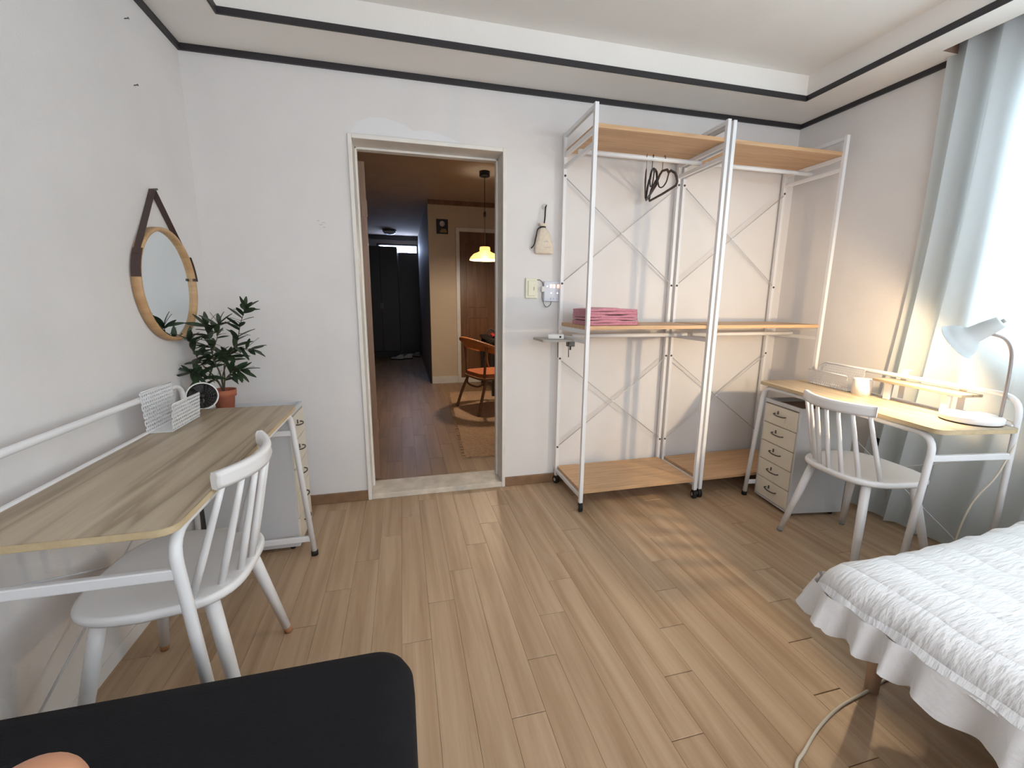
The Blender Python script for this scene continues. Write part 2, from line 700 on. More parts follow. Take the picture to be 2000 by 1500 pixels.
# wall behind the camera with a wide window
FX0, FX1, FZ0, FZ1 = -.1, 2.1, .9, 2.2
b = MB()
b.box(XL - WT, FX0, YF - WT, YF, -.06, 2.75).box(FX1, XR + WT, YF - WT, YF, -.06, 2.75).box(FX0, FX1, YF - WT, YF, -.06, FZ0).box(FX0, FX1, YF - WT, YF, FZ1, 2.75)
struct(b.build('wall_front', 'wallpaper'), 'white papered wall behind the viewer')


def window(name, label, horiz, c0, c1, z0, z1, at):
    """frame of a two-leaf window; horiz 'x' for the front wall, 'y' for the right wall"""
    def bx(b, a0, a1, d0, d1, zz0, zz1):
        if horiz == 'x':
            b.box(a0, a1, at + d0, at + d1, zz0, zz1)
        else:
            b.box(at + d0, at + d1, a0, a1, zz0, zz1)
    f = MB()
    t = .05
    bx(f, c0, c1, -.05, .05, z0, z0 + t)
    bx(f, c0, c1, -.05, .05, z1 - t, z1)
    bx(f, c0, c0 + t, -.05, .05, z0 + t, z1 - t)
    bx(f, c1 - t, c1, -.05, .05, z0 + t, z1 - t)
    o = struct(f.build(name, 'window_pvc', None), label)
    mid = (c0 + c1) / 2
    for s, (a, e) in enumerate(((c0 + t, mid + .02), (mid - .02, c1 - t))):
        d = -.025 if s else .01
        q = MB()
        bx(q, a, e, d, d + .025, z0 + t, z0 + t + .04)
        bx(q, a, e, d, d + .025, z1 - t - .04, z1 - t)
        bx(q, a, a + .04, d, d + .025, z0 + t + .04, z1 - t - .04)
        bx(q, e - .04, e, d, d + .025, z0 + t + .04, z1 - t - .04)
        so = q.build('window_sash', 'window_pvc', o)
        g = MB()
        bx(g, a + .04, e - .04, d + .01, d + .014, z0 + t + .04, z1 - t - .04)
        g.build('pane', 'window_glass', so)
    return o


window('window_1', 'white framed window behind the curtain', 'y', WY0, WY1, WZ0, WZ1, XR + .1)
window('window_2', 'white framed window in the wall behind the viewer', 'x', FX0, FX1, FZ0, FZ1, YF - .1)

# ceiling: dropped border with a curtain slot, raised middle
IB, IL, IR = -.290, -.692, 2.318
IFR = YF + .3
slot_y, slot_x = -.858, 2.468
b = MB()
b.box(XL, XR, IB, 0, HS, HS + .05)
b.box(XL, IL, IFR, IB, HS, HS + .05)
b.box(IR, slot_x, IFR, IB, HS, HS + .05)
b.box(slot_x, XR, slot_y, IB, HS, HS + .05)
b.box(XL, XR, YF, IFR, HS, HS + .05)
# upstand faces of the tray
t = .02
b.box(XL + .0, XR, IB, IB + t, HS + .05, HC)
b.box(IL - t, IL, IFR, IB, HS + .05, HC)
b.box(IR, IR + t, IFR, IB, HS + .05, HC)
b.box(XL, XR, IFR - t, IFR, HS + .05, HC)
# slot cheeks
b.box(XL - .1, XR + .1, YF - .1, .1, HC, HC + .1)
ceil_o = struct(b.build('ceiling', 'ceiling_paper'), 'papered tray ceiling with a dropped border')
b = MB()
b.box(slot_x - .01, slot_x + .001, IFR, slot_y, HS + .001, HC)
b.box(slot_x, XR, slot_y - .001, slot_y + .01, HS + .001, HC)
b.box(slot_x, XR, IFR, slot_y, HC - .01, HC)
b.build('curtain_slot', 'brown_slot', ceil_o)
# black trims
b = MB()
tw, th = .016, .027
b.box(XL, XR, -tw, 0, HS - th * .0, HS + .0)
trim1 = MB()
trim1.box(XL, XR, -.016, 0, HS - .002, HS + 0).box(XL, XR, -.014, 0, HS - .026, HS - .002)
trim1.box(XL, XL + .014, YF, -.014, HS - .026, HS)
trim1.box(XR - .014, XR, slot_y, -.014, HS - .026, HS)
struct(trim1.build('trim_1', 'black_trim'), 'black moulding where walls meet the ceiling border')
trim2 = MB()
e = .009
trim2.box(IL, IR, IB - e, IB, HS - .003, HS + .024)
trim2.box(IL, IL + e, IFR, IB - e, HS - .003, HS + .024)
trim2.box(IR - e, IR, IFR, IB - e, HS - .003, HS + .024)
trim2.box(IL, IR, IFR, IFR + e, HS - .003, HS + .024)
struct(trim2.build('trim_2', 'black_trim'), 'black moulding round the raised part of the ceiling')
# baseboards
b = MB()
b.box(XL, DX0, -.012, 0, 0, .062).box(DX1, XR, -.012, 0, 0, .062)
struct(b.build('baseboard_back', 'brown_base', None, .003), 'brown baseboard along the doorway wall')
struct(box('baseboard_left', 'wallpaper', XL, XL + .004, YF, -.012, 0, .05), 'papered skirting below the long desk')
struct(box('baseboard_right', 'frame_white', XR - .01, XR, YF, -.012, 0, .06), 'pale skirting under the curtain')

# ------------------------------------------------------------------ doorway and door leaf
fw_ = .021
b = MB()
b.box(DX0, DX0 + fw_, -.012, .21, 0, DZ).box(DX1 - fw_, DX1, -.012, .21, 0, DZ).box(DX0 + fw_, DX1 - fw_, -.012, .21, DZ - fw_, DZ)
b.box(DX0 + fw_, DX0 + fw_ + .012, .12, .16, .0, DZ - fw_).box(DX1 - fw_ - .012, DX1 - fw_, .12, .16, 0, DZ - fw_).box(DX0 + fw_, DX1 - fw_, .12, .16, DZ - fw_ - .012, DZ - fw_)
df = struct(b.build('door_1', 'frame_white', None, .003), 'white painted door frame round the open doorway')
MB().box(DX0 + fw_, DX1 - fw_, -.010, .2, 0, .034).build('door_sill', 'sill_worn', df, .004)
leaf = MB()
leaf.box(0, .74, 0, .036, .04, 1.95)
lf = leaf.build('door_leaf', 'door_brown', df, .002)
lf.location = (DX0 + fw_ + .042, .212, 0)
lf.rotation_euler = (0, 0, math.radians(93.5))
k = MB()
k.lathe([(0.0001, 0), (.02, 0), (.02, .006), (.01, .01), (.01, .04), (.024, .048), (.026, .062), (.018, .072), (.0001, .074)], 16, frame_from((0, 1, 0), (.68, .036, 1.0)))
k.build('door_knob', 'chrome', lf)
for hz in (.35, 1.65):
    q = MB().box(-.004, .012, -.004, .03, hz, hz + .09)
    q.build('hinge', 'door_brown', lf)

# ------------------------------------------------------------------ hall beyond the doorway
HY, HX, CY = 3.65, .392, 7.2
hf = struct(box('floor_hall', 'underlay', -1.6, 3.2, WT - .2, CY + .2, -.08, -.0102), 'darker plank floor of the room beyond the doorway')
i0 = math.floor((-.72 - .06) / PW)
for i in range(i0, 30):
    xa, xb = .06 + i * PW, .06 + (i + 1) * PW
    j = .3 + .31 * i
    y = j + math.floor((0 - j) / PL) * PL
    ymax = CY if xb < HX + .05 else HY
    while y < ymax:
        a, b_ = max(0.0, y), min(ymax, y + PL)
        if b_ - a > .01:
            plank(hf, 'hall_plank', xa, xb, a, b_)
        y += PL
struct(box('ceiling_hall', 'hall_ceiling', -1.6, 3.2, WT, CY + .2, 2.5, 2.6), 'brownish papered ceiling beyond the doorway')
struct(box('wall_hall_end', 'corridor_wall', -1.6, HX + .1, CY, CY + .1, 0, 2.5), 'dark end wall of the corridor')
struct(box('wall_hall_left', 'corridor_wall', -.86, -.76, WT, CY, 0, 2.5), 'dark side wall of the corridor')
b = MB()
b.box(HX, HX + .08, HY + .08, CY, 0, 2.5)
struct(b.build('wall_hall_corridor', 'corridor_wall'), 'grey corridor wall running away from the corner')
CX0, CX1, CZ = .80, 1.70, 2.12
b = MB()
b.box(HX, CX0, HY, HY + .08, 0, 2.5).box(CX1, 3.2, HY, HY + .08, 0, 2.5).box(CX0, CX1, HY, HY + .08, CZ, 2.5)
struct(b.build('wall_hall', 'hall_wall'), 'cream wall with the brown closet door')
struct(box('wall_hall_right', 'hall_wall', 3.1, 3.2, WT, HY, 0, 2.5), 'cream wall out of sight beyond the doorway')
b = MB()
b.box(HX, 3.1, HY - .02, HY, 2.44, 2.5)
struct(b.build('trim_3', 'door_brown', None, .004), 'dark brown moulding above the cream wall')
b = MB()
b.box(-.76, HX, CY - .02, CY, 2.42, 2.5)
struct(b.build('trim_4', 'dark_door'), 'dark moulding at the end of the corridor')
struct(box('baseboard_hall', 'frame_white', HX, CX0 - .04, HY - .012, HY, 0, .1), 'white baseboard on the cream wall')
b = MB()
b.box(CX0 - .04, CX0 + .01, HY - .02, HY + .06, 0, CZ + .04).box(CX1 - .01, CX1 + .04, HY - .02, HY + .06, 0, CZ + .04)
b.box(CX0 + .01, CX1 - .01, HY - .02, HY + .06, CZ - .01, CZ + .04).box(CX0 + .01, CX1 - .01, HY - .02, HY + .06, 0, .07)
cd = struct(b.build('door_2', 'frame_white', None, .003), 'brown panelled closet door in a cream frame')
lf = box('door_leaf', 'closet_brown', CX0 + .012, CX1 - .012, HY + .01, HY + .045, .072, CZ - .012, cd)
for z0, z1 in ((.2, .95), (1.08, 1.95)):
    for xa, xb in ((CX0 + .1, CX0 + .42), (CX0 + .5, CX1 - .1)):
        q = MB()
        q.box(xa, xb, HY + .004, HY + .012, z0, z0 + .02).box(xa, xb, HY + .004, HY + .012, z1 - .02, z1)
        q.box(xa, xa + .02, HY + .004, HY + .012, z0 + .02, z1 - .02).box(xb - .02, xb, HY + .004, HY + .012, z0 + .02, z1 - .02)
        q.build('panel_moulding', 'closet_brown', lf, .002)
# end of corridor: dark entrance with a bright transom
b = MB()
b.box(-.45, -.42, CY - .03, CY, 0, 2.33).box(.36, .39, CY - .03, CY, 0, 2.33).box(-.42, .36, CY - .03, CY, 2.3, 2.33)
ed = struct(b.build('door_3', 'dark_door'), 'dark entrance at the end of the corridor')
box('door_leaf', 'dark_door', -.02, .36, CY - .025, CY - .01, .02, 2.16, ed)
box('transom_pane', 'sky_pane', -.02, .355, CY - .02, CY - .008, 2.165, 2.29, ed)
box('transom_pane', 'sky_pane', -.38, -.025, CY - .02, CY - .008, 2.245, 2.29, ed)
# dark cupboard standing left of the entrance
c = thing('shoe_cupboard', 'tall dark brown cupboard at the end of the dim corridor', 'cupboard', (-.4, CY - .45, 0))
MB().box(-.33, .36, 0, .38, .12, 2.23).build('body', 'dark_door', c, .005)
for s in (0, 1):
    d = MB().box(-.325 + s * .343, .01 + s * .343, -.02, -.001, .13, 2.22).build('door', 'dark_door', c, .003)
    MB().box(-.0 + s * .03, .012 + s * .03, -.035, -.02, 1.0, 1.12).build('handle', 'steel_dark', d)
MB().box(-.31, .34, .03, .36, 0, .12).build('plinth', 'dark_plastic', c)


def make_shoe(name, label, loc, rz, material):
    t = thing(name, label, 'shoe', loc, rz, 'shoes by the entrance')
    rows = []
    for i in range(13):
        u = i / 12
        wd = .034 + .012 * math.sin(PI * min(1, u * 1.1)) if 0 < i < 12 else .014
        h = .085 - .05 * max(0, min(1, (u - .3) / .35)) if i < 12 else .02
        row = []
        for k in range(10):
            a = PI * k / 9
            row.append((math.cos(a) * wd, -.13 + .26 * u, .02 + math.sin(a) * h))
        rows.append(row)
    MB().grid(rows).build('upper', material, t)
    MB().prism([(x * 1.02, y) for x, y in rrect(-.045, .045, -.135, .135, .04)], 0, .022).build('sole', 'dark_plastic', t)
    return t


make_shoe('shoe', 'pale shoe on the dark corridor floor, left of its pair', (-.12, 6.35, 0), 1.2, 'shoe_white')
make_shoe('shoe', 'pale shoe on the dark corridor floor, right of its pair', (.05, 6.45, 0), 1.5, 'shoe_white')
make_shoe('shoe', 'grey shoe near the right corner of the dark entrance', (.24, 6.75, 0), .9, 'shoe_grey')

# flush ceiling light in the corridor
t = thing('ceiling_light', 'unlit round flush ceiling light in the corridor', 'ceiling light', (-.165, 6.45, 2.5))
MB().lathe([(.0001, 0), (.13, 0), (.13, -.03), (.12, -.035)], 28).build('base_ring', 'steel_dark', t)
MB().lathe([(.12, -.03), (.118, -.05), (.09, -.075), (.05, -.087), (.0001, -.09)], 28).build('diffuser', 'dome_glass', t)

# picture on the cream wall
t = thing('picture', 'small dark picture with a pale round moon on the cream wall', 'picture', (.58, HY, 2.163))
MB().box(-.078, .078, -.012, 0, -.095, .095).build('panel', 'pic_dark', t, .002)
q = MB().lathe([(.0001, 0), (.036, 0), (.036, -.002)], 24, frame_from((0, 1, 0), (-.0, -.0125, .035)))
q.build('moon_print', 'pic_moon', t)
q = MB()
q.box(-.03, .06, -.0135, -.012, -.078, -.05).box(-.015, .05, -.0135, -.012, -.05, -.03)
q.build('ground_print', 'pic_sand', t)

# pendant lamp
PX, PY = .895, 2.2
t = thing('pendant_lamp', 'amber glass pendant lamp glowing on a long black cord', 'lamp', (PX, PY, 2.5))
MB().lathe([(.0001, 0), (.055, 0), (.055, -.045), (.05, -.05), (.0001, -.05)], 24).build('ceiling_canopy', 'dark_plastic', t)
MB().tube([(0, 0, -.05), (0, 0, -.755)], .0035, 8).build('cord', 'black_cord', t)
MB().lathe([(.0001, -.39), (.01, -.395), (.016, -.42), (.012, -.45), (.0001, -.455)], 12).build('cord_adjuster', 'leather', t)
prof = [(.05, -.755), (.055, -.77), (.055, -.80), (.075, -.812), (.12, -.83), (.15, -.86), (.165, -.885), (.166, -.892)]
MB().lathe(prof, 36).build('glass_shade', 'amber_glass', t, solid=.004)
MB().lathe([(.0001, -.75), (.03, -.75), (.03, -.79), (.0001, -.79)], 16).build('lamp_holder', 'dark_plastic', t)
MB().lathe([(.0001, -.79), (.014, -.795), (.03, -.825), (.026, -.85), (.0001, -.862)], 16).build('light_bulb', 'bulb_pendant', t)
ld = bpy.data.lights.new('pendant_light', 'POINT')
ld.energy = 32
ld.color = (1, .85, .68)
ld.shadow_soft_size = .04
lo = bpy.data.objects.new('pendant_light', ld)
COL.objects.link(lo)
lo.location = (PX, PY, 2.5 - .88)

# jute rug
t = thing('jute_rug', 'brown woven jute rug with a frayed edge beyond the doorway', 'rug', (0, 0, 0))
poly = [(.43, .56), (2.6, .44), (2.75, 2.86), (.56, 2.95)]
MB().prism(poly, 0, .009).build('weave', 'jute', t, .003)
fr = MB()
for k in range(70):
    u = (k + .5) / 70
    x = .43 + (.56 - .43) * u
    y = .56 + (2.95 - .56) * u
    fr.box(x - .022 - random.random() * .008, x + .004, y - .006, y + .006, .0, .006)
fo = fr.build('fringe', 'jute', t)
fo['kind'] = 'stuff'

# rattan chair
t = thing('rattan_chair', 'rattan tub chair with curved woven rim and orange seat on the jute rug', 'chair', (.905, 2.02, .009), math.radians(-72))
# local: front +y, back -y
SZ = .40


def rim(a, dr=0, dz=0):
    # oval rim, high at the back and sloping down to the arms' front
    x = (.31 + dr) * math.sin(a)
    y = -(.30 + dr) * math.cos(a)
    z = .78 - .24 * (1 - math.cos(a)) / 2 + dz
    return Vector((x, y, z))


ang = [math.radians(-165 + 330 * k / 40) for k in range(41)]
MB().tube([rim(a) for a in ang], .019, 10).build('rim', 'rattan', t)
wr = MB()
for k in range(60):
    a = math.radians(-163 + 326 * k / 59)
    c0 = rim(a)
    tg = (rim(a + .01) - rim(a - .01)).normalized()
    M = frame_from(tg, c0)
    wr.lathe([(.0205, -.006), (.0222, 0), (.0205, .006)], 10, M)
wr.build('rim_wrapping', 'rattan', t)
bk = MB()
rows = []
for k in range(6):
    u = k / 5
    rows.append([Vector((rim(a).x * (1 - .16 * u), rim(a).y * (1 - .16 * u), rim(a).z - .085 * u * (1 - .5 * (1 - math.cos(a))) - .01)) for a in [math.radians(-95 + 190 * q / 24) for q in range(25)]])
bk.grid(rows)
bk.build('woven_back', 'rattan', t, solid=.006)
MB().prism(rrect(-.22, .22, -.2, .22, .1), SZ - .02, SZ + .02).build('seat', 'cushion', t, .012)
MB().tube([(x, y, SZ - .03) for x, y in rrect(-.23, .23, -.21, .23, .1)], .014, 8, closed=True).build('seat_ring', 'rattan_dark', t)
for sx in (-1, 1):
    MB().tube(spline([(sx * .2, -.14, SZ - .02), (sx * .235, -.21, .2), (sx * .26, -.27, 0)], 6), .016, 8).build('leg', 'rattan_dark', t)
    MB().tube(spline([(sx * .2, .17, SZ - .02), (sx * .235, .21, .2), (sx * .255, .24, 0)], 6), .016, 8).build('leg', 'rattan_dark', t)
    MB().tube(spline([(sx * .2, -.17, SZ - .02), (sx * .22, -.17, .55), rim(sx * math.radians(55)) - Vector((0, 0, .01))], 8), .014, 8).build('back_strut', 'rattan_dark', t)
    MB().tube(spline([(sx * .2, .12, SZ - .02), (sx * .235, .1, .5), rim(sx * math.radians(115)) - Vector((0, 0, .01))], 8), .013, 8).build('arm_strut', 'rattan_dark', t)
MB().tube(spline([(-.2, -.16, SZ - .05), (-.12, -.2, .28), (.12, -.2, .28), (.2, -.16, SZ - .05)], 8), .010, 8).build('stretcher', 'rattan_dark', t)

# dark table
t = thing('hall_table', 'dark table edge behind the rattan chair', 'table', (1.66, 2.98, 0))
MB().box(-.62, .62, -.4, .4, .68, .72).build('table_top', 'table_black', t, .004)
for sx in (-1, 1):
    for sy in (-1, 1):
        MB().box(sx * .58 - .025, sx * .58 + .025, sy * .36 - .025, sy * .36 + .025, 0, .68).build('leg', 'table_black', t, .003)
MB().box(-.56, .56, -.34, .34, .6, .68).build('apron', 'table_black', t)
rows = []
for i in range(9):
    r = []
    for k in range(9):
        u, v = i / 8 - .5, k / 8 - .5
        r.append((u * .3, v * .24, .015 + .06 * (1 - 4 * u * u) * (1 - 4 * v * v) + .016 * math.sin(9 * u + 4 * v)))
    rows.append(r)
o = MB().grid(rows).build('folded_cloth', 'red_cloth', None, solid=.012)
o.location = (1.24, 2.87, .7265)
tag(o, 'crumpled red cloth lying on the dark table', 'cloth')
t = thing('bag', 'dark bag with a loose strap on the dark table beside the rattan chair', 'bag', (1.16, 2.66, .72))
rows = []
for i in range(9):
    a = PI * i / 8
    rows.append([(.085 * math.cos(2 * PI * k / 16) * (.25 + .75 * math.sin(a * .5 + .0) if i < 8 else .1), .05 * math.sin(2 * PI * k / 16) * (.3 + .7 * math.sin(a)), .12 * i / 8) for k in range(16)])
MB().grid(rows, closed=True).build('body', 'navy_cloth', t)
MB().tube(spline([(-.07, 0, .09), (-.12, -.01, .12), (-.15, -.015, .06), (-.1, -.02, .02)], 6), .008, 6).build('strap', 'navy_cloth', t)

# ------------------------------------------------------------------ clothes rack units


def make_rack(name, label, x0, wdt, yb, yf, low_left=True):
    t = thing(name, label, 'clothes rack', (x0, 0, 0), 0, 'clothes rack units')
    p = .0105
    top = 2.118
    for x in (0, wdt):
        for y in (yb, yf):
            MB().box(x - p, x + p, y - p, y + p, .055, top).build('post', 'white_metal', t, .002)
            cs = MB()
            sgn = -1 if y == yf else 1
            M = frame_from((1, .25 * sgn, 0), (x, y, .026))
            cs.lathe([(.0001, -.012), (.022, -.012), (.026, -.008), (.026, .008), (.022, .012), (.0001, .012)], 18, M)
            co = cs.build('caster', 'black_rubber', t)
            MB().lathe([(.0001, -.0135), (.011, -.0135), (.011, .0135), (.0001, .0135)], 12, M).build('hub', 'grey_plastic', co)
            MB().tube([(x, y, .04), (x, y, .06)], .008, 8).build('stem', 'chrome', co)
    for x in (0, wdt):
        s = 1 if x == 0 else -1
        for z in (top - .014, 2.0, 1.937, 1.02, .968, .09):
            MB().box(x - .008, x + .008, yf + p, yb - p, z - .011, z + .011).build('side_bar', 'white_metal', t, .002)
        # bolts on the back post, facing the room
        for z in (1.89, 1.285, .83, .252):
            q = MB().lathe([(.0001, 0), (.0065, 0), (.0065, .004), (.003, .006), (.0001, .006)], 10, frame_from((0, -1, 0), (x, yb - p, z)))
            q.build('bolt', 'steel_dark', t)
    for z in (2.012, 1.032, .102):
        MB().box(.004, wdt - .004, yf + .006, yb - .006, z, z + .02).build('shelf_board', 'rack_board', t, .0015)
    ym = (yb + yf) / 2
    for z in (1.962, .985):
        MB().tube([(.0, ym, z), (wdt, ym, z)], .0125, 12).build('hanging_rail', 'white_metal', t)
    yb2 = yb - p - .002
    for za, zb in ((1.875, 1.3), (.815, .265)):
        MB().tube([(.01, yb2, za), (wdt - .01, yb2 + .004, zb)], .003, 6).build('cross_brace', 'grey_metal', t)
        MB().tube([(.01, yb2, zb), (wdt - .01, yb2 - .004, za)], .003, 6).build('cross_brace', 'grey_metal', t)
        q = MB().lathe([(.0001, 0), (.007, 0), (.007, .006), (.0001, .007)], 10, frame_from((0, -1, 0), (wdt / 2, yb2 - .002, (za + zb) / 2)))
        q.build('brace_joint', 'white_metal', t)
    return t


RY = -.435
make_rack('clothes_rack', 'white and oak clothes rack holding the hangers and pink towels', .945, .748, -.03, RY)
make_rack('clothes_rack', 'empty white and oak clothes rack half hidden by the lit desk', 1.733, .760, -.03, RY + .006)

# hangers on the left unit's rail
RZ, RYM = 1.962 + .0125, (-.03 + RY) / 2


def hanger(name, label, x, rz, material, notched, rad):
    t = thing(name, label, 'hanger', (x, RYM, RZ), rz, 'hangers on the rack rail')
    hk = [(0, .0, -.012 - .055), (0, 0, -.03), (0, .004, -.012), (0, .016, .002), (0, .03, .0), (0, .034, -.016)]
    # hook lies in the hanger's own plane (local x)
    hk = [(q[1] - .016, 0, q[2] + .0025) for q in hk]
    MB().tube(spline(hk, 5), .0018, 6).build('hook', 'chrome' if not notched else 'dark_plastic', t)
    zt = -.066
    W = .18
    if notched:
        pts = [(-.016, 0, zt), (-.05, 0, zt - .012), (-.075, 0, zt - .034), (-.1, 0, zt - .03), (-.16, 0, zt - .06), (-W, 0, zt - .085), (-W - .012, 0, zt - .11), (-W, 0, zt - .125),
               (0, 0, zt - .128), (W, 0, zt - .125), (W + .012, 0, zt - .11), (W, 0, zt - .085), (.16, 0, zt - .06), (.1, 0, zt - .03), (.075, 0, zt - .034), (.05, 0, zt - .012)]
    else:
        pts = [(-.016, 0, zt), (-.1, 0, zt - .045), (-W, 0, zt - .10), (-W - .004, 0, zt - .112), (-W + .01, 0, zt - .118), (0, 0, zt - .12), (W - .01, 0, zt - .118), (W + .004, 0, zt - .112), (W, 0, zt - .10), (.1, 0, zt - .045)]
    MB().tube(pts, rad, 8, closed=True).build('shoulder_frame', material, t)
    if notched:
        MB().tube(spline([(-.075, 0, zt - .034), (-.05, 0, zt - .075), (0, 0, zt - .09), (.05, 0, zt - .075), (.075, 0, zt - .034)], 5), rad * .6, 6).build('strap_loop', material, t)
    return t


hanger('hanger', 'thick dark brown plastic hanger, rightmost on the rail', 1.458, math.radians(-100), 'leather', True, .0065)
hanger('hanger', 'black plastic hanger hanging edge-on in the middle of the rail', 1.388, math.radians(-113), 'dark_plastic', True, .006)
hanger('hanger', 'thin brown hanger at the left of the three, seen nearly edge-on', 1.350, math.radians(-121), 'leather', False, .003)

# folded pink towels


def towel(label, x, y, z, rz, wx, wy, h, seedv):
    random.seed(seedv)
    t = thing('folded_towel', label, 'towel', (x, y, z), rz, 'pink towels folded on the rack shelf')
    # two folded layers, each a rounded slab with soft waviness
    for L in range(2):
        rows = []
        z0 = h * L / 2
        hh = h / 2 * .96
        N = 40
        prof = rrect(-wy / 2, wy / 2, 0, hh, hh * .48, 5)
        for i in range(N + 1):
            u = i / N
            xx = -wx / 2 + wx * u
            row = []
            for (py, pz) in prof:
                wob = .0030 * math.sin(7 * u + seedv + L * 2) + .0007 * math.sin(23 * u + 5 * py * 10)
                row.append((xx + .003 * math.sin(40 * py + L), py * (1 + .02 * math.sin(7 * u + L)), z0 + pz + wob * (.3 + pz / hh) * (1 if L else .4)))
            rows.append(row)
        b = MB().grid(rows, closed=True)
        k = len(prof)
        b.f.append(tuple(range(k)))
        b.sm.append(False)
        b.f.append(tuple(N * k + q for q in range(k))[::-1])
        b.sm.append(False)
        b.build('fold_layer', 'pink_towel', t)
    return t


tz = 1.0525
towel('folded pink towel at the bottom of the stack of three', 1.115, -.285, tz, .01, .295, .22, .028, 3)
towel('folded pink towel in the middle of the stack of three', 1.112, -.285, tz + .029, -.02, .29, .218, .028, 5)
towel('folded pink towel at the top of the stack of three, its upper fold rumpled', 1.112, -.285, tz + .058, .015, .285, .216, .034, 9)
random.seed(11)

# clip-on tray at the left of the rack, charger on it
t = thing('clip_tray', 'small grey board clamped to the left side of the clothes rack', 'tray', (.83, -.15, .955))
MB().prism(rrect(-.075, .13, -.12, .075, .012), 0, .012).build('board', 'grey_plastic', t, .002)
MB().box(.085, .125, -.1, -.06, -.03, .0).build('clamp', 'steel_dark', t, .003)
MB().tube([(.105, -.08, -.03), (.105, -.08, -.05)], .006, 8).build('clamp_screw', 'steel_dark', t)
for q in ((.02, -.1), (.085, -.1)):
    MB().tube([(q[0], q[1], 0), (q[0] + .003, q[1], -.09)], .0025, 6).build('hook_peg', 'steel_dark', t)
t = thing('charger_box', 'small white charger box with a round socket on the clamped board', 'charger', (.86, -.19, .9675), -.35)
MB().box(-.045, .045, -.035, .035, 0, .026).build('case', 'white_plastic', t, .004)
MB().lathe([(.0001, 0), (.006, 0), (.006, .002), (.0001, .002)], 12, frame_from((0, -1, 0), (.025, -.035, .013))).build('socket', 'dark_plastic', t)

# drawstring pouch on its hook
t = thing('wall_hook', 'round white adhesive wall hook beside the doorway', 'hook', (.838, 0, 1.722))
MB().lathe([(.0001, 0), (.018, 0), (.018, .004), (.0001, .006)], 20, frame_from((0, -1, 0), (0, 0, 0))).build('pad', 'white_plastic', t)
MB().tube(spline([(0, -.004, -.004), (0, -.016, -.01), (.002, -.02, .0), (.004, -.02, .008)], 4), .003, 6).build('prong', 'dark_plastic', t)
t = thing('drawstring_pouch', 'cream linen drawstring pouch with black cord hanging on the wall', 'pouch', (.822, -.02, 1.455))
rows = []
prof = [(0, .052, .008), (.012, .058, .016), (.05, .055, .022), (.09, .046, .02), (.125, .032, .014), (.145, .018, .011), (.152, .014, .010), (.162, .022, .012), (.172, .026, .01)]
for (z, wx, wy) in prof:
    row = []
    for k in range(28):
        a = 2 * PI * k / 28
        g = 1 + .10 * math.sin(9 * a + z * 30) * min(1, z / .12)
        row.append((math.cos(a) * wx * g + .012 * (1 - z / .17), math.sin(a) * wy * g, z))
    rows.append(row)
b = MB().grid(rows, closed=True)
b.f.append(tuple(range(28))[::-1])
b.sm.append(False)
b.build('bag', 'linen', t)
MB().lathe([(.017, -.004), (.019, 0), (.017, .004)], 14, Matrix.Translation((.0, 0, .150))).build('neck_cord', 'black_cord', t)
MB().tube(spline([(.004, -.006, .155), (.010, -.006, .2), (.012, -.004, .24), (.016, 0, .268)], 6), .0042, 6).build('hanging_loop', 'black_cord', t)
MB().tube(spline([(-.01, -.012, .150), (-.035, -.016, .135), (-.045, -.014, .09), (-.055, -.012, .05), (-.072, -.012, .028)], 6), .0035, 6).build('loose_end', 'black_cord', t)
q = MB()
for z, a, e in ((.066, .0, .028), (.072, .012, .024), (.034, .005, .04)):
    q.box(a, e, -.0225, -.0215, z, z + .0022)
q.build('faded_print', 'grey_plastic', t)

# light switch
t = thing('light_switch', 'ivory rocker light switch beside the doorway', 'switch', (.762, 0, 1.255))
MB().box(-.037, .037, -.011, 0, -.06, .06).build('cover_plate', 'ivory_plastic', t, .004)
MB().box(-.022, .022, -.017, -.01, -.045, .045).build('rocker', 'ivory_plastic', t, .003)
MB().box(.012, .015, -.0178, -.0168, -.012, .008).build('indicator', 'dark_plastic', t)
# heating controller
t = thing('heating_controller', 'pale blue wall controller with lit display half behind the rack post', 'controller', (.905, 0, 1.238))
MB().box(-.065, .065, -.016, 0, -.06, .06).build('case', 'panel_plastic', t, .004)
q = MB()
# two orange seven-segment digits
for dx in (-.028, -.008, .018):
    for (a, b_, c0, d) in ((0, .012, .0, .002), (0, .012, .008, .010), (0, .012, .016, .018), (0, .002, 0, .018), (.010, .012, 0, .018)):
        q.box(dx + a, dx + b_, -.0168, -.0158, .022 + c0, .022 + d)
q.build('display_digits', 'led_orange', t)
q = MB()
for dx, dz in ((-.045, .03), (-.02, -.01), (.02, -.01)):
    q.lathe([(.0001, 0), (.0035, 0), (.0035, .001), (.0001, .001)], 10, frame_from((0, -1, 0), (dx, -.016, dz)))
q.build('indicator_light', 'led_white', t)
for dx in (-.02, 0, .02):
    MB().lathe([(.0001, 0), (.006, 0), (.006, .002), (.0001, .002)], 12, frame_from((0, -1, 0), (dx, -.016, -.042))).build('push_button', 'panel_plastic', t)
# its cable
t = thing('sensor_cable', 'thin grey cable with a plug looping under the wall controller', 'cable', (0, 0, 0))
MB().tube(spline([(.79, -.008, 1.305), (.815, -.012, 1.303), (.832, -.014, 1.285), (.832, -.014, 1.262)], 6), .0022, 6).build('upper_lead', 'steel_dark', t)
MB().box(.824, .840, -.022, -.006, 1.235, 1.268).build('plug', 'white_plastic', t, .003)
MB().tube(spline([(.832, -.014, 1.236), (.83, -.014, 1.2), (.842, -.014, 1.16), (.862, -.012, 1.145), (.884, -.012, 1.16), (.888, -.012, 1.182)], 6), .002, 6).build('lower_lead', 'steel_dark', t)

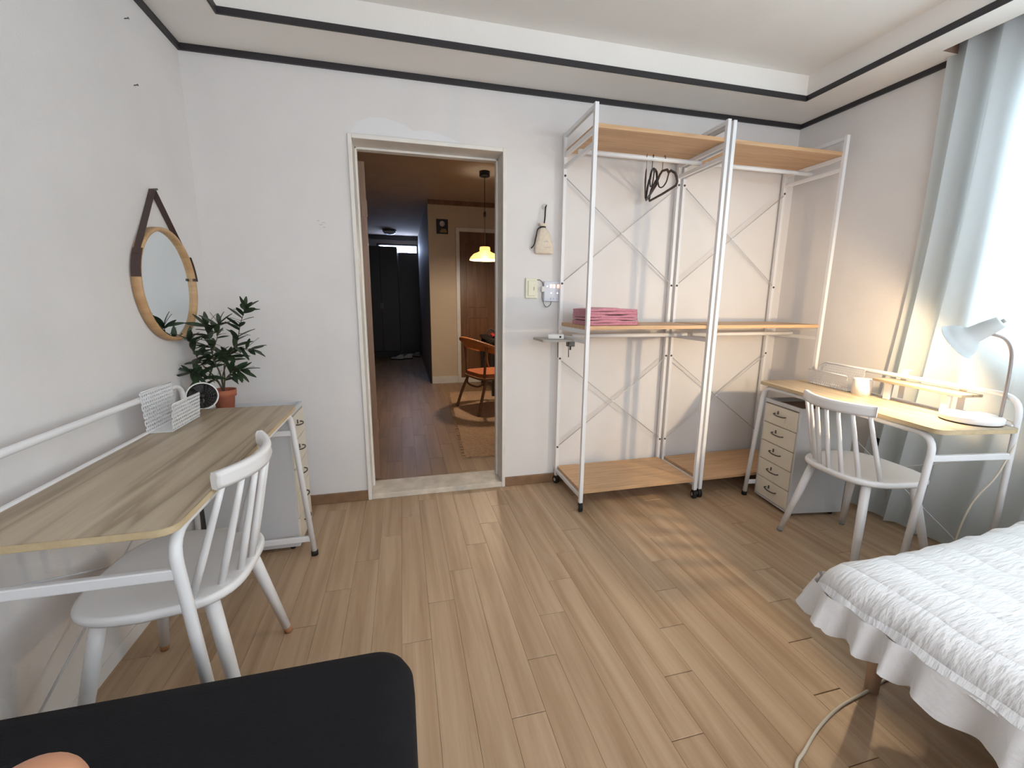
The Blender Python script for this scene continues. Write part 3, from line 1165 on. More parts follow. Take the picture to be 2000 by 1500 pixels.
# socket mark / blank plate scar on wall, nails on left wall
for lab, z in (('small metal nail high on the left wall near the ceiling', 2.194), ('small metal nail on the left wall below the upper one', 1.972)):
    t = thing('wall_nail', lab, 'nail', (XL, -.432, z))
    MB().tube([(0, 0, 0), (.013, 0, .003)], .0018, 6).build('shank', 'steel_dark', t)
    MB().lathe([(.0001, 0), (.004, 0), (.004, .0015), (.0001, .0015)], 10, frame_from((1, 0, .25), (.013, 0, .003))).build('head', 'steel_dark', t)
q = MB()
for k, (dx, dz, w_, h_) in enumerate(((0, 0, .016, .004), (.012, .012, .02, .003), (-.01, .02, .012, .004), (.018, -.012, .01, .005))):
    q.box(-.40 + dx, -.40 + dx + w_, -.0006, 0, 1.562 + dz, 1.562 + dz + h_)
q.build('wall_scuff', 'scuff', wall_back)

# ------------------------------------------------------------------ mirror
MY, MZ, MR = -.425, 1.232, .228
t = thing('round_mirror', 'round wood-framed mirror hung from a dark leather strap', 'mirror', (XL, MY, MZ))
M = frame_from((1, 0, 0), (.004, 0, 0))
MB().lathe([(MR - .014, .008), (MR - .014, .027), (MR - .011, .030), (MR - .003, .030), (MR, .027), (MR, 0), (MR - .02, 0)], 64, M).build('frame', 'mirror_wood', t)
MB().lathe([(.0001, .014), (MR - .013, .014)], 64, M, False).build('glass', 'mirror_glass', t)
MB().lathe([(.0001, .002), (MR - .022, .002)], 48, M, False).build('backing', 'leather', t)
apex = Vector((.012, -.005, .372))
for s in (-1, 1):
    a = math.radians(28)
    e = Vector((.02, s * (MR + .002) * math.cos(a), (MR + .002) * math.sin(a)))
    d = (apex - e)
    side = Vector((1, 0, 0))
    nn = d.cross(side).normalized() * .002
    b = MB()
    for sgn in (1,):
        w_ = side * .011
        c0 = [e - w_ - nn, e + w_ - nn, e + w_ + nn, e - w_ + nn]
        ap = apex
        c1 = [ap - w_ - nn, ap + w_ - nn, ap + w_ + nn, ap - w_ + nn]
        b.add(c0 + c1, [(0, 1, 2, 3), (7, 6, 5, 4), (0, 4, 5, 1), (1, 5, 6, 2), (2, 6, 7, 3), (3, 7, 4, 0)])
    # wrapped end running down the side of the frame
    rows = []
    for k in range(8):
        aa = math.radians(34 - 28 * k / 7)
        rr = MR + .003
        rows.append([(.006, s * rr * math.cos(aa), rr * math.sin(aa)), (.039, s * rr * math.cos(aa), rr * math.sin(aa))])
    b.grid(rows)
    b.build('strap', 'leather', t)
    if s < 0:
        continue
    q = MB().box(.028, .036, s * (MR - .014) * math.cos(.15) - .008, s * (MR - .014) * math.cos(.15) + .008, .025, .036)
    q.build('strap_clip', 'dark_plastic', t)
MB().tube([(0, -.005, .369), (.03, -.005, .373)], .004, 8).build('nail', 'steel_dark', t)

# ------------------------------------------------------------------ desks


def make_desk(name, label, loc, rz, L, W, H=.72, braces=True):
    t = thing(name, label, 'desk', loc, rz, 'white tube desks')
    top = MB().prism(rrect(0, L, 0, W, .035, 6), H - .018, H)
    to = top.build('tabletop', 'desk_board', t, .0015)
    eb = MB()
    poly = rrect(0, L, 0, W, .035, 6)
    n = len(poly)
    inn = rrect(.003, L - .003, .003, W - .003, .032, 6)
    out = rrect(-.0012, L + .0012, -.0012, W + .0012, .036, 6)
    eb.add([(x, y, H - .0165) for x, y in out] + [(x, y, H - .0015) for x, y in out], [(i, (i + 1) % n, n + (i + 1) % n, n + i) for i in range(n)], True)
    eb.build('edge_band', 'desk_edge', to)
    r = .0125
    e = .032
    zt = H - .018 - r
    path = fillet([(e, -.03, .012), (e, .022, zt), (L - e, .022, zt), (L - e, -.03, .012)], .075)
    MB().tube(path, r, 12).build('front_frame', 'white_metal', t)
    zr = .835
    yb = W + .012
    path = fillet([(e, yb + .02, .012), (e, yb, zr), (L - e, yb, zr), (L - e, yb + .02, .012)], .075)
    MB().tube(path, .0105, 12).build('back_frame', 'white_metal', t)
    for x in (e, L - e):
        for z in (.60, .085):
            k = (z - .012) / (zt - .012)
            yf = -.03 + .052 * k
            MB().box(x - .008, x + .008, yf, yb + .012, z - .0125, z + .0125).build('side_bar', 'white_metal', t, .003)
        for y in (-.03, yb + .02):
            MB().lathe([(.0001, 0), (.0155, 0), (.0155, .022), (.0125, .024)], 14, Matrix.Translation((x, y, 0))).build('foot_cap', 'black_rubber', t)
    MB().box(e, L - e, yb - .02, yb - .008, H - .03, H + .006).build('back_ledge', 'white_metal', t, .002)
    MB().tube([(e, yb + .01, .6), (L - e, yb + .02, .1)], .003, 6).build('cross_brace', 'grey_metal', t)
    MB().tube([(e, yb + .02, .1), (L - e, yb + .01, .6)], .003, 6).build('cross_brace', 'grey_metal', t)
    return t


make_desk('writing_desk', 'pale wood-topped white tube desk along the left wall below the mirror', (-.47, -1.6, 0), PI / 2, 1.09, .40)
DRA = .15
DR = (2.072, -.437)
make_desk('writing_desk', 'pale wood-topped white tube desk under the glowing lamp by the curtain', (DR[0], DR[1], 0), -PI / 2 - DRA, 1.03, .345)


def dr(x, y, z=0):
    """point on the lit desk: x along its front edge from the far end, y back from the front edge"""
    d = Vector((-math.sin(DRA), -math.cos(DRA), 0))
    n_ = Vector((math.cos(DRA), -math.sin(DRA), 0))
    return Vector((DR[0], DR[1], 0)) + d * x + n_ * y + Vector((0, 0, z))


# ------------------------------------------------------------------ chairs
def make_chair(name, label, loc, rz, tip):
    t = thing(name, label, 'chair', loc, rz, 'white spindle-back chairs')
    H = .432
    # seat outline: D shape, rounded at the back (-y), straighter at the front (+y)
    out = []
    for k in range(48):
        a = 2 * PI * k / 48
        c, s = math.cos(a), math.sin(a)
        ex = .62
        x = .205 * math.copysign(abs(c) ** ex, c)
        y = .195 * math.copysign(abs(s) ** (ex if s > 0 else .8), s)
        if y > 0:
            x *= 1.03
        out.append((x, y))
    n = len(out)
    b = MB()
    ring = lambda k, z: [(x * k, y * k, z) for x, y in out]
    vs = ring(.90, H - .028) + ring(.975, H - .026) + ring(1, H - .018) + ring(1, H - .008) + ring(.985, H - .001) + ring(.95, H) + ring(.6, H - .008) + ring(.3, H - .011) + ring(.02, H - .012)
    fs = []
    for i in range(8):
        for k in range(n):
            k2 = (k + 1) % n
            fs.append((i * n + k, i * n + k2, (i + 1) * n + k2, (i + 1) * n + k))
    b.add(vs, fs, True)
    b.f.append(tuple(range(n))[::-1])
    b.sm.append(False)
    b.f.append(tuple(8 * n + k for k in range(n)))
    b.sm.append(False)
    b.build('seat', 'white_paint', t)
    # crest rail: curved bar, ends swept forward

    def crest(u):
        return Vector((.178 * u, -.240 + .060 * u * u, .738 + .004 * u * u))
    rows = []
    N = 28
    for i in range(N + 1):
        u = -1 + 2 * i / N
        c = crest(u)
        tg = (crest(u + .01) - crest(u - .01)).normalized()
        nn = Vector((tg.y, -tg.x, 0)).normalized()
        if nn.y > 0:
            nn = -nn
        hh = .0235 - .002 * u * u
        sec = [(-.009, -hh), (.008, -hh), (.013, -hh * .5), (.010, 0), (.013, hh * .5), (.010, hh), (-.006, hh * 1.05), (-.011, hh * .5), (-.011, -hh * .6)]
        rows.append([c + nn * a + Vector((0, 0, q)) for a, q in sec])
    b = MB().grid(rows, closed=True)
    k = len(rows[0])
    b.f.append(tuple(range(k)))
    b.sm.append(False)
    b.f.append(tuple(N * k + q for q in range(k))[::-1])
    b.sm.append(False)
    b.build('crest_rail', 'white_paint', t)
    for i in range(7):
        u = -1 + 2 * i / 6
        p0 = Vector((.172 * u, -.178 + .085 * u * u, H - .012))
        p1 = crest(u * .90) + Vector((0, .0, -.015))
        MB().tube([p0, p0.lerp(p1, .35), p0.lerp(p1, .75), p1], [.0095, .0098, .0085, .0075], 10).build('spindle', 'white_paint', t)
    for sx in (-1, 1):
        for sy, fx, fy in ((-1, .205, -.20), (1, .215, .19)):
            p0 = Vector((sx * .135, sy * .12, H - .02))
            p1 = Vector((sx * fx, fy if sy > 0 else fy, 0.0))
            pm = p0.lerp(p1, .94)
            lg = MB().tube([p0, p0.lerp(p1, .4), pm], [.0185, .0175, .0135], 12).build('leg', 'white_paint', t)
            MB().tube([pm, p1 + Vector((0, 0, .001))], [.0135, .0125], 12).build('foot_tip', tip, lg)
    return t


make_chair('spindle_chair', 'white spindle-back chair tucked under the left desk, feet worn to wood', (-.640, -1.240, 0), math.radians(90), 'worn_tip')
make_chair('spindle_chair', 'white spindle-back chair at the lit desk near the bed', (2.072, -1.095, 0), math.radians(-95), 'grey_tip')

# ------------------------------------------------------------------ drawer cabinets


def make_cabinet(name, label, loc, rz, W, D, H, front, side, lipmat):
    t = thing(name, label, 'drawer cabinet', loc, rz, 'five-drawer metal cabinets')
    b = MB()
    th = .012
    z0 = .02
    b.box(0, th, 0, D, z0, H).box(W - th, W, 0, D, z0, H).box(th, W - th, D - th, D, z0, H).box(th, W - th, 0, D - th, z0, z0 + .012)
    b.box(th, W - th, 0, .014, H - .022, H)
    b.build('body', side, t, .002)
    MB().box(th, W - th, .014, D - th, H - .035, H - .025).build('top_tray', lipmat, t)
    n = 5
    zz0, zz1 = z0 + .014, H - .026
    dh = (zz1 - zz0) / n
    for i in range(n):
        a = zz0 + i * dh + .002
        e = zz0 + (i + 1) * dh - .002
        d = MB().box(th + .002, W - th - .002, -.004, D - .03, a, e).build('drawer', front, t, .0025)
        zc = (a + e) / 2 + .008
        hd = MB()
        hd.tube(spline([(W / 2 - .042, -.004, zc + .003), (W / 2 - .038, -.018, zc + .002), (W / 2, -.026, zc - .001), (W / 2 + .036, -.018, zc - .002), (W / 2 + .042, -.004, zc - .001)], 5), .0034, 8)
        ho = hd.build('handle', 'steel_dark', d)
        MB().box(W / 2 - .020, W / 2 - .014, -.009, -.003, zc + .003, zc + .022).build('label_tab', 'steel_dark', ho)
    for x in (.03, W - .03):
        for y in (.04, D - .04):
            MB().lathe([(.0001, 0), (.012, 0), (.014, .02), (.0001, .02)], 10, Matrix.Translation((x, y, 0))).build('foot', 'black_rubber', t)
    return t


# right: front faces -x ; local x -> world -y ; local y -> world +x
make_cabinet('drawer_cabinet', 'cream five-drawer cabinet under the lit desk', tuple(dr(.046, .025)), -PI / 2 - DRA, .285, .325, .625, 'cream_metal', 'grey_metal', 'brown_tray')
# left: front faces +x ; local x -> world +y ; local y -> world -x
make_cabinet('drawer_cabinet', 'cream and grey five-drawer cabinet in the corner past the left desk', (-.512, -.485, 0), PI / 2, .285, .38, .668, 'cream_metal', 'grey_metal', 'grey_metal')

# ------------------------------------------------------------------ plant
PTX, PTY, PTZ = -.822, -.305, .645
t = thing('potted_olive', 'leafy green plant in a terracotta pot on the corner cabinet', 'plant', (PTX, PTY, PTZ))
MB().lathe([(.0001, 0), (.034, 0), (.043, .085), (.050, .087), (.052, .118), (.045, .118), (.042, .09), (.0001, .09)], 28).build('pot', 'terracotta', t)
MB().lathe([(.0001, .102), (.044, .1)], 20).build('soil', 'soil', t)
leafm = MB()
rows = []
for i in range(7):
    u = i / 6
    wd = .0112 * math.sin(PI * (u * .90 + .06)) ** .75
    zc = -.010 * u * u * 1.0
    rows.append([(-wd, u * .072, zc + .002), (0, u * .072, zc), (wd, u * .072, zc + .002)])
leafm.grid(rows)
leaf_me = leafm.mesh('leaf', 'leaf')
random.seed(21)
stems = [
    [(0, 0, .1), (.01, -.0, .17), (.02, .0, .25), (.075, .0, .33), (.10, .0, .42), (.125, .0, .485)],
    [(0, 0, .1), (-.004, 0, .18), (-.02, -.01, .26), (-.03, -.01, .34), (-.03, -.02, .41)],
    [(0, 0, .1), (-.02, -.01, .17), (-.055, -.03, .23), (-.075, -.05, .29), (-.085, -.07, .35)],
    [(0, 0, .1), (.0, .01, .18), (.03, .02, .26), (.06, .03, .30), (.12, .04, .30)],
    [(0, 0, .1), (.015, -.015, .16), (.05, -.02, .2), (.09, -.03, .21)],
    [(0, 0, .1), (-.02, -.01, .16), (-.06, -.05, .19), (-.09, -.08, .21)],
    [(0, 0, .1), (.0, -.02, .2), (-.01, -.05, .28), (.02, -.06, .36), (.03, -.05, .42)],
]


def add_leaf(p, d, scale):
    o = bpy.data.objects.new('leaf', leaf_me)
    COL.objects.link(o)
    o.parent = t
    o.location = p
    d = Vector(d).normalized()
    q = d.to_track_quat('Y', 'Z')
    o.rotation_mode = 'QUATERNION'
    from mathutils import Quaternion
    o.rotation_quaternion = q @ Quaternion((0, 1, 0), random.uniform(-.7, .7))
    o.scale = (scale, scale, scale)


for si, stm in enumerate(stems):
    pts = spline(stm, 6)
    N = len(pts)
    MB().tube(pts, [.0035 * (1 - .65 * i / (N - 1)) for i in range(N)], 6).build('stem', 'stem', t)
    start = int(N * (.42 if si < 4 else .35))
    for i in range(start, N):
        tg = (pts[min(N - 1, i + 1)] - pts[i - 1]).normalized()
        for s in range(2 if i % 3 else 1):
            a = random.uniform(0, 2 * PI)
            o_ = tg.orthogonal().normalized()
            rad = Matrix.Rotation(a + i * 1.57, 3, tg) @ o_
            d = rad * random.uniform(.6, 1.0) + tg * random.uniform(.1, .7)
            q = pts[i] + d.normalized() * .078
            if q.x < -.12 or q.y > .27:
                d = Vector((abs(d.x), -abs(d.y), d.z))
            add_leaf(pts[i], d, random.uniform(.8, 1.2))
    for s in range(4):
        a = s * 1.57 + si
        tg = (pts[-1] - pts[-2]).normalized()
        d = (Matrix.Rotation(a, 3, tg) @ tg.orthogonal().normalized()) * .6 + tg
        add_leaf(pts[-1], d, random.uniform(.8, 1.1))

# ------------------------------------------------------------------ desk fan
t = thing('desk_fan', 'small round white desk fan with black grille beside the pot', 'fan', (-.862, -.43, .668))
FC = Vector((0, 0, .092))
ax = Vector((.42, -.9, .12)).normalized()
FS = .86
M = frame_from(ax, FC) @ Matrix.Scale(FS, 4)
MB().lathe([(.066, -.012), (.070, -.010), (.070, .014), (.066, .016), (.0635, .014), (.0635, -.010)], 40, M).build('rim', 'white_plastic', t)
g = MB()
for k in range(1, 7):
    rr = .0635 * k / 6.6
    pts = [M @ Vector((rr * math.cos(2 * PI * q / 28), rr * math.sin(2 * PI * q / 28), .014)) for q in range(28)]
    g.tube(pts, .0009, 5, closed=True)
for k in range(18):
    a = 2 * PI * k / 18
    g.tube([M @ Vector((.012 * math.cos(a), .012 * math.sin(a), .016)), M @ Vector((.040 * math.cos(a + .35), .040 * math.sin(a + .35), .0155)), M @ Vector((.0645 * math.cos(a + .5), .0645 * math.sin(a + .5), .013))], .0011, 5)
g.build('front_grille', 'grille', t)
MB().lathe([(.0001, .012), (.013, .012), (.013, .018), (.0001, .019)], 18, M).build('hub_cap', 'dark_plastic', t)
bl = MB()
for k in range(5):
    a0 = 2 * PI * k / 5
    rows = []
    for i in range(5):
        rr = .012 + .046 * i / 4
        rows.append([M @ Vector((rr * math.cos(a0 + q * .22), rr * math.sin(a0 + q * .22), -.004 + q * .003)) for q in range(5)])
    bl.grid(rows)
bl.build('blades', 'dark_plastic', t)
MB().lathe([(.0001, -.030), (.03, -.030), (.052, -.018), (.066, -.010)], 32, M).build('back_shell', 'dark_plastic', t)
MB().tube([FC - ax * .02, FC - ax * .03 + Vector((0, 0, -.05)), (0, .02, .012)], .008, 8).build('neck', 'white_plastic', t)
MB().lathe([(.0001, 0), (.045, 0), (.045, .008), (.04, .013), (.0001, .014)], 24, Matrix.Translation((0, .015, 0))).build('base', 'white_plastic', t)

# ------------------------------------------------------------------ perforated desk racks


def perforated_rack(name, label, loc, rz, L, hb, hf, D, tall_ends=False):
    """local x along, y backwards; front plate low, back plate tall"""
    t = thing(name, label, 'letter rack', loc, rz, 'perforated letter racks')
    def plate(nm, y, h, z0=0, tilt=0):
        b = MB()
        poly = rrect(0, L, z0, h, .008, 4)
        n = len(poly)
        vs = [(x, y + tilt * z, z) for x, z in poly] + [(x, y + .0016 + tilt * z, z) for x, z in poly]
        b.add(vs, [tuple(range(n)), tuple(range(n, 2 * n))[::-1]] + [(i, n + i, n + (i + 1) % n, (i + 1) % n) for i in range(n)])
        return b.build(nm, 'perforated_white', t)
    plate('front_plate', 0, hf, 0, -.10)
    plate('back_plate', D, hb, 0, .04)
    MB().box(0, L, 0, D, 0, .0016).build('base_plate', 'white_metal', t)
    q = MB()
    for h, y, tl in ((hf, 0, -.10), (hb, D, .04)):
        q.tube([(.006, y + tl * h, h), (L - .006, y + tl * h, h)], .0018, 6)
    q.build('rolled_edge', 'white_metal', t)
    return t


# left desk: front plate faces the room (+x): local x -> +y, local y -> -x
perforated_rack('letter_rack', 'white perforated metal letter rack on the left desk', (-.79, -.862, .7215), PI / 2, .215, .142, .098, .075)
p0 = dr(.05, .335, .7215)
perforated_rack('letter_rack', 'white perforated metal letter rack at the far end of the lit desk', tuple(dr(.075, .255, .7215)), -PI / 2 - DRA, .27, .118, .082, .085)

# paper roll
t = thing('paper_roll', 'white roll of tissue standing on the lit desk', 'tissue roll', tuple(dr(.40, .285, .7205)))
MB().lathe([(.012, 0), (.042, 0), (.042, .078), (.040, .08), (.013, .08), (.012, .078), (.012, 0)], 28).build('roll', 'tissue', t)
MB().lathe([(.0125, 0), (.0125, .081), (.0105, .081), (.0105, 0)], 18).build('core', 'linen', t)

# little shelf hooked over the desk's back rail
t = thing('hook_on_shelf', 'narrow wooden shelf on white brackets along the lit desk rail', 'shelf', tuple(dr(.46, .30, 0)), -PI / 2 - DRA)
MB().box(0, .40, -.025, .075, .803, .815).build('shelf_board', 'desk_board', t, .0015)
for x in (.07, .33):
    q = MB()
    q.box(x - .014, x + .014, .068, .071, .725, .862).box(x - .014, x + .014, .071, .094, .862, .866).box(x - .014, x + .014, -.02, .07, .797, .8025)
    q.build('bracket', 'white_metal', t)
    q = MB().box(x - .014, x + .014, -.012, .0, .7225, .797)
    q.build('support_leg', 'white_metal', t)

# ------------------------------------------------------------------ desk lamp
LB = dr(.915, .265, .72)
t = thing('desk_lamp', 'white gooseneck desk lamp shining a warm light towards the curtain', 'lamp', tuple(LB))
MB().lathe([(.0001, .004), (.092, .004), (.094, .008), (.094, .024), (.090, .028), (.0001, .030)], 40).build('base', 'white_paint', t)
MB().lathe([(.0001, 0), (.090, 0), (.090, .005)], 40).build('base_pad', 'black_rubber', t)


def L_(p):
    return Vector(p) - LB


stem_pts = spline([L_((2.262, -1.435, .745)), L_((2.270, -1.430, .86)), L_((2.272, -1.425, .96)), L_((2.262, -1.42, 1.015)), L_((2.228, -1.41, 1.055)), L_((2.192, -1.375, 1.072))], 8)
MB().tube(stem_pts, .0056, 10).build('gooseneck', 'neck_metal', t)
TAIL = L_((2.205, -1.405, 1.115))
RIM = L_((2.178, -1.297, 1.030))
axis = (RIM - TAIL)
ln = axis.length
M = frame_from(axis, TAIL)
prof = [(.0001, -.004), (.020, -.004), (.024, 0), (.030, .045), (.034, .085), (.048, .098), (.066, .118), (.076, .142), (.078, ln), (.075, ln), (.073, .142), (.063, .121), (.045, .102), (.030, .09), (.0001, .088)]
MB().lathe(prof, 36, M).build('lamp_shade', 'lamp_enamel', t)
bc = TAIL + axis.normalized() * (ln - .018)
MB().lathe([(.0001, .085), (.014, .088), (.016, .1), (.026, .115), (.030, .135), (.024, .155), (.0001, .163)], 18, M).build('light_bulb', 'bulb', t)
sw = MB().lathe([(.0001, -.004), (.008, -.004), (.008, -.012), (.0001, -.013)], 12, M)
sw.build('switch', 'grey_plastic', t)
ld = bpy.data.lights.new('desk_lamp_light', 'SPOT')
ld.energy = 30
ld.color = (1, .72, .42)
ld.spot_size = math.radians(172)
ld.spot_blend = .3
ld.shadow_soft_size = .02
lo = bpy.data.objects.new('desk_lamp_light', ld)
COL.objects.link(lo)
lo.location = TAIL + LB + axis.normalized() * (ln + .026)
lo.rotation_euler = axis.to_track_quat('-Z', 'Y').to_euler()
# lamp cable
o = MB().tube(spline([LB + Vector((.085, -.03, .012)), dr(.985, .355, .735), dr(1.005, .36, .66), dr(1.0, .345, .58), dr(.985, .335, .5), dr(.95, .31, .38), dr(.93, .30, .2), dr(.92, .33, .01)], 8), .0035, 8).build('lamp_cable', 'cord_white')
tag(o, 'white lamp cable hanging off the end of the lit desk', 'cable')

# wall socket with plug behind the chair
t = thing('wall_socket', 'small wall socket with a plugged lead low on the right wall', 'socket', (XR, -.80, .42))
MB().box(-.01, 0, -.036, .036, -.06, .06).build('plate', 'white_plastic', t, .003)
MB().box(-.035, -.01, -.018, .018, -.03, .018).build('plug', 'dark_plastic', t, .004)
MB().tube(spline([(-.035, 0, 0), (-.06, -.02, -.0), (-.055, -.05, -.06), (-.04, -.07, -.15), (-.03, -.1, -.3)], 6), .003, 6).build('lead', 'cord_white', t)

# ------------------------------------------------------------------ curtain
t = thing('curtain', 'white curtain glowing with daylight beside the lit desk', 'curtain', (0, 0, 0))
rows = []
NY, NZ = 420, 26
yA, yB = -.845, -3.0
for j in range(NZ + 1):
    z = .015 + (2.40 - .015) * j / NZ
    row = []
    for i in range(NY + 1):
        u = i / NY
        top = j / NZ
        ya = yA + .10 * max(0, 1 - top * 1.5) ** 1.5
        y = ya + (yB - ya) * u
        ph = 2 * PI * (u * 16.5 + .25 * math.sin(5 * u * PI) + .12 * math.sin(3 * top + 7 * u))
        amp = .022 + .009 * math.sin(13 * u + 1) - .004 * top
        x = 2.535 + amp * math.sin(ph) + .012 * math.sin(2.2 * PI * u + 2.5 * top)
        y += .012 * math.cos(ph) * 1.2
        row.append((min(x, 2.585), y, z))
    rows.append(row)
MB().grid(rows).build('cloth', 'curtain_cloth', t)
MB().tube([(2.535, -.87, 2.415), (2.535, -3.4, 2.415)], .008, 8).build('rail', 'white_metal', t)

# ------------------------------------------------------------------ bed with ruffled quilt
BX0, BX1, BY0, BY1 = 1.07, 2.46, -3.6, -1.695
bt = thing('bed', 'bed under a white ruffled quilt at the lower right', 'bed', (0, 0, 0))
BTOP = .5
MB().prism(rrect(BX0 + .05, BX1 - .02, BY0 + .05, BY1 - .05, .06), .345, BTOP - .03).build('mattress', 'quilt_edge', bt, .03)
MB().prism(rrect(BX0 + .12, BX1 - .04, BY0 + .07, BY1 - .09, .02), .29, .343).build('base', 'underlay', bt)
for x, y in ((BX0 + .30, BY1 - .03), (BX0 + .14, BY0 + .14), (BX1 - .12, BY1 - .14), (BX1 - .12, BY0 + .14)):
    MB().tube([(x, y, 0), (x, y, .295)], [.018, .024], 14).build('leg', 'bed_leg_wood', bt)


def perim(inset, n_side=90, n_c=14, r=.09):
    """rounded rectangle with outward normals"""
    out = []
    x0, x1, y0, y1 = BX0 + inset, BX1 - inset, BY0 + inset, BY1 - inset
    rr = max(.02, r - inset * .3)
    cs = [(x1 - rr, y1 - rr, 0), (x0 + rr, y1 - rr, 90), (x0 + rr, y0 + rr, 180), (x1 - rr, y0 + rr, 270)]
    for ci in range(4):
        cx, cy, a0 = cs[ci]
        for k in range(n_c):
            a = math.radians(a0 + 90 * k / n_c)
            out.append(((cx + rr * math.cos(a), cy + rr * math.sin(a)), (math.cos(a), math.sin(a))))
        nx_, ny_, na = cs[(ci + 1) % 4]
        a = math.radians(a0 + 90)
        p1 = (cx + rr * math.cos(a), cy + rr * math.sin(a))
        p2 = (nx_ + rr * math.cos(a), ny_ + rr * math.sin(a))
        for k in range(n_side):
            u = k / n_side
            out.append(((p1[0] + (p2[0] - p1[0]) * u, p1[1] + (p2[1] - p1[1]) * u), (math.cos(a), math.sin(a))))
    return out


def noise2(x, y):
    return math.sin(x * 9.1 + 1.3 * math.sin(y * 7.3)) * .5 + math.sin(y * 12.7 + 2.1 * math.sin(x * 5.1)) * .35 + math.sin(x * 23 + y * 19) * .18


rings = []
for ins, z, amp in ((.62, BTOP + .016, .008), (.5, BTOP + .016, .009), (.40, BTOP + .015, .009), (.32, BTOP + .014, .009), (.26, BTOP + .013, .009), (.2, BTOP + .011, .008), (.15, BTOP + .008, .008), (.11, BTOP + .003, .006), (.075, BTOP - .006, .005), (.045, BTOP - .02, .004), (.022, BTOP - .04, .004), (.008, BTOP - .062, .004), (0, BTOP - .085, .005)):
    row = []
    for k, ((x, y), (nx_, ny_)) in enumerate(perim(ins, 160)):
        hump = .055 * math.exp(-((x - 1.95) / .28) ** 2 - ((y + 1.85) / .22) ** 2)
        d = noise2(x, y) * amp + hump + .0025 * math.sin(x * 55 + 3 * math.sin(y * 20))
        dd = (noise2(x * 1.7 + 3, y * 1.7 + z * 9) * amp + .003 * math.sin(y * 60 + x * 60 + 2 * math.sin(y * 17))) if ins < .1 else 0
        row.append((x + nx_ * dd, y + ny_ * dd, z + d * (1 if ins > .03 else .3)))
    rings.append(row)
q = MB().grid(rings[::-1], closed=True)
nn_ = len(rings[0])
base = (len(rings) - 1) * nn_
q.f.append(tuple(base + k for k in range(nn_)))
q.sm.append(True)
q.build('quilt', 'quilt', bt)
# ruffle
rr_rows = []
P = perim(0, 260, 30)
tot = len(P)
sacc = 0
prev = P[0][0]
dist = []
for (pt, nr) in P:
    sacc += math.hypot(pt[0] - prev[0], pt[1] - prev[1])
    dist.append(sacc)
    prev = pt
for j in range(8):
    v = j / 7
    row = []
    for k, ((x, y), (nx_, ny_)) in enumerate(P):
        s = dist[k]
        ph = s * 84 + 2.4 * math.sin(s * 9.0) + 1.2 * math.sin(s * 23)
        corner = 1.0 if abs(nx_) > .05 and abs(ny_) > .05 else 0
        a = (.005 + .013 * v) * math.sin(ph) + .004 * math.sin(ph * 2.3 + 1) * v + .008 * v + .006 + .012 * corner * v
        z = BTOP - .078 - .088 * v + .009 * v * math.sin(ph + 1.2)
        row.append((x + nx_ * a, y + ny_ * a, z))
    rr_rows.append(row)
MB().grid(rr_rows[::-1], closed=True).build('ruffle', 'quilt_edge', bt)
o = MB().tube(spline([(1.75, -1.72, .0045), (1.62, -1.70, .0045), (1.49, -1.705, .0045), (1.34, -1.73, .0045), (1.216, -1.749, .0045), (1.099, -1.784, .0045), (1.002, -1.826, .0045), (.94, -1.857, .0045), (.89, -1.93, .0045), (.9, -2.1, .0045), (1.0, -2.4, .0045)], 10), .0042, 8).build('floor_cable', 'cord_white')
tag(o, 'cream cable curving across the floor from beneath the bed', 'cable')

# ------------------------------------------------------------------ black covered bed at the lower left
kt = thing('daybed', 'low bed under a smooth black cover at the lower left', 'bed', (0, 0, 0))
KX0, KX1, KY0, KY1, KZ = XL + .012, -.004, -3.6, -1.735, .5


def kper(inset):
    return rrect(KX0 + inset, KX1 - inset, KY0 + inset, KY1 - inset, max(.02, .07 - inset * .4), 10)


def kdense(inset):
    src = kper(inset)
    out = []
    for i in range(len(src)):
        a, b_ = Vector(src[i]), Vector(src[(i + 1) % len(src)])
        L = 40 if i % 11 == 10 else 1
        for k in range(L):
            out.append(a.lerp(b_, k / L))
    return out


rows = []
for ins, z in ((.3, KZ), (.15, KZ), (.06, KZ - .002), (.03, KZ - .01), (.012, KZ - .026), (.002, KZ - .05), (0, KZ - .09), (.0, .35), (.0, .2), (.002, .04)):
    row = []
    pts = kdense(ins)
    for k, pnt in enumerate(pts):
        f = max(0, (KZ - z) / KZ)
        wv_ = .006 * f * math.sin(k * .55) + .003 * f * math.sin(k * 1.3 + 2)
        c_ = Vector(((KX0 + KX1) / 2, (KY0 + KY1) / 2))
        dirv = (pnt - c_).normalized()
        row.append((min(pnt.x + dirv.x * wv_, KX1 + .02), pnt.y + dirv.y * wv_, z))
    rows.append(row)
q = MB().grid(rows[::-1], closed=True)
n_ = len(rows[0])
base = (len(rows) - 1) * n_
q.f.append(tuple(base + k for k in range(n_)))
q.sm.append(True)
q.build('cover', 'black_fabric', kt)
MB().box(KX0 + .05, KX1 - .05, KY0 + .05, KY1 - .05, .06, KZ - .02).build('mattress', 'black_fabric', kt)
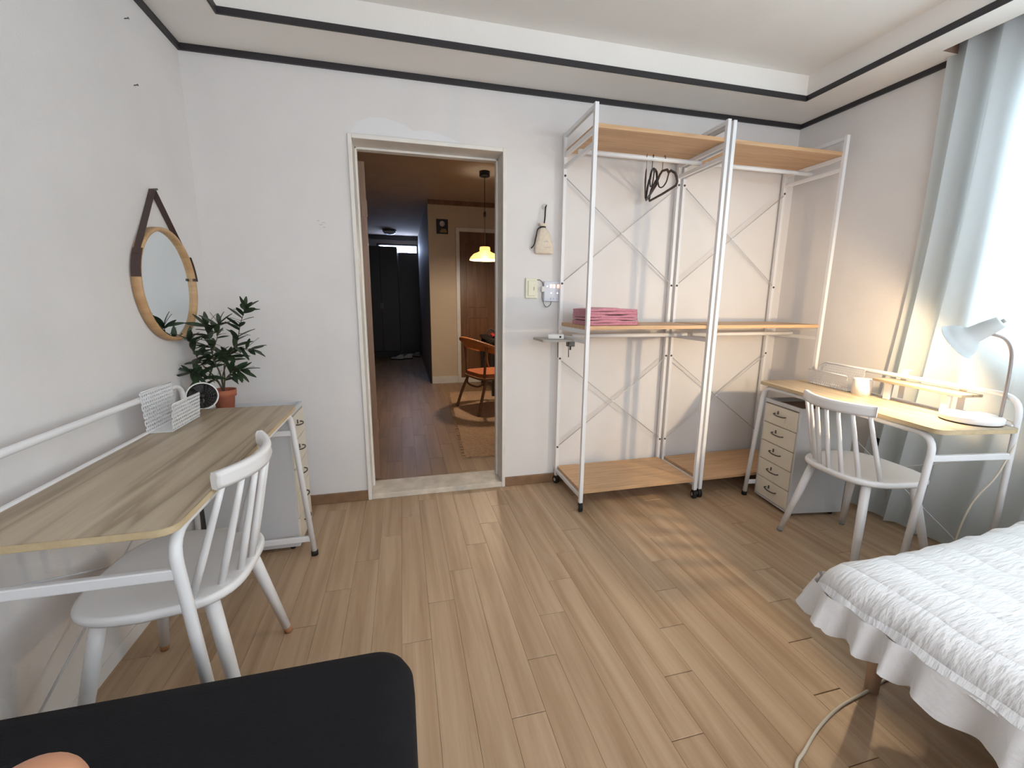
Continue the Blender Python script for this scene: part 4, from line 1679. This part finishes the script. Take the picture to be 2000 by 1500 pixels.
for x in (KX0 + .1, KX1 - .1):
    for y in (KY0 + .1, KY1 - .1):
        MB().tube([(x, y, 0), (x, y, .07)], .02, 10).build('leg', 'dark_plastic', kt)

# ------------------------------------------------------------------ the viewer's hand, only a fingertip reaching into the picture


def hand():
    V, E, RAD = [], [], []

    def v(p, r):
        V.append(p)
        RAD.append(r)
        return len(V) - 1

    def chain(start, pts):
        last = start
        for p, r in pts:
            k = v(p, r)
            E.append((last, k))
            last = k
    # local: palm upright, fingers up (+z), thumb to +x
    wr = v((0, 0, -.095), .024)
    pm = v((0, 0, -.05), .026)
    E.append((wr, pm))
    chain(pm, [((.022, 0, -.012), .0125), ((.022, -.002, .028), .0095), ((.022, -.004, .050), .0108), ((.022, -.005, .064), .0105)])
    chain(pm, [((.003, .002, -.008), .0125), ((.003, -.016, .026), .0095), ((.003, -.042, .022), .0088), ((.003, -.046, .002), .0078)])
    chain(pm, [((-.015, .002, -.012), .012), ((-.015, -.016, .018), .0092), ((-.015, -.040, .014), .0085), ((-.015, -.044, -.004), .0075)])
    chain(pm, [((-.031, .0, -.02), .0105), ((-.031, -.014, .006), .008), ((-.031, -.032, .002), .0074), ((-.031, -.036, -.014), .0066)])
    chain(pm, [((.035, -.01, -.045), .0125), ((.045, -.028, -.025), .0105), ((.04, -.046, -.006), .009)])
    me = bpy.data.meshes.new('hand')
    me.from_pydata(V, E, [])
    me.materials.append(MATS['skin'])
    o = bpy.data.objects.new('person', me)
    COL.objects.link(o)
    sk = o.modifiers.new('skin', 'SKIN')
    sk.use_smooth_shade = True
    if not me.skin_vertices:
        me.skin_vertices.new(name='Skin')
    for i, sv in enumerate(me.skin_vertices[0].data):
        sv.radius = (RAD[i], RAD[i])
        sv.use_root = (i == 1)
    sb = o.modifiers.new('sub', 'SUBSURF')
    sb.levels = 3
    sb.render_levels = 3
    return o


h = hand()
h.location = (-.0822 - .022, -2.449, 1.0850 - .068)
tag(h, 'fingertip of the viewer raised at the lower left corner', 'person')
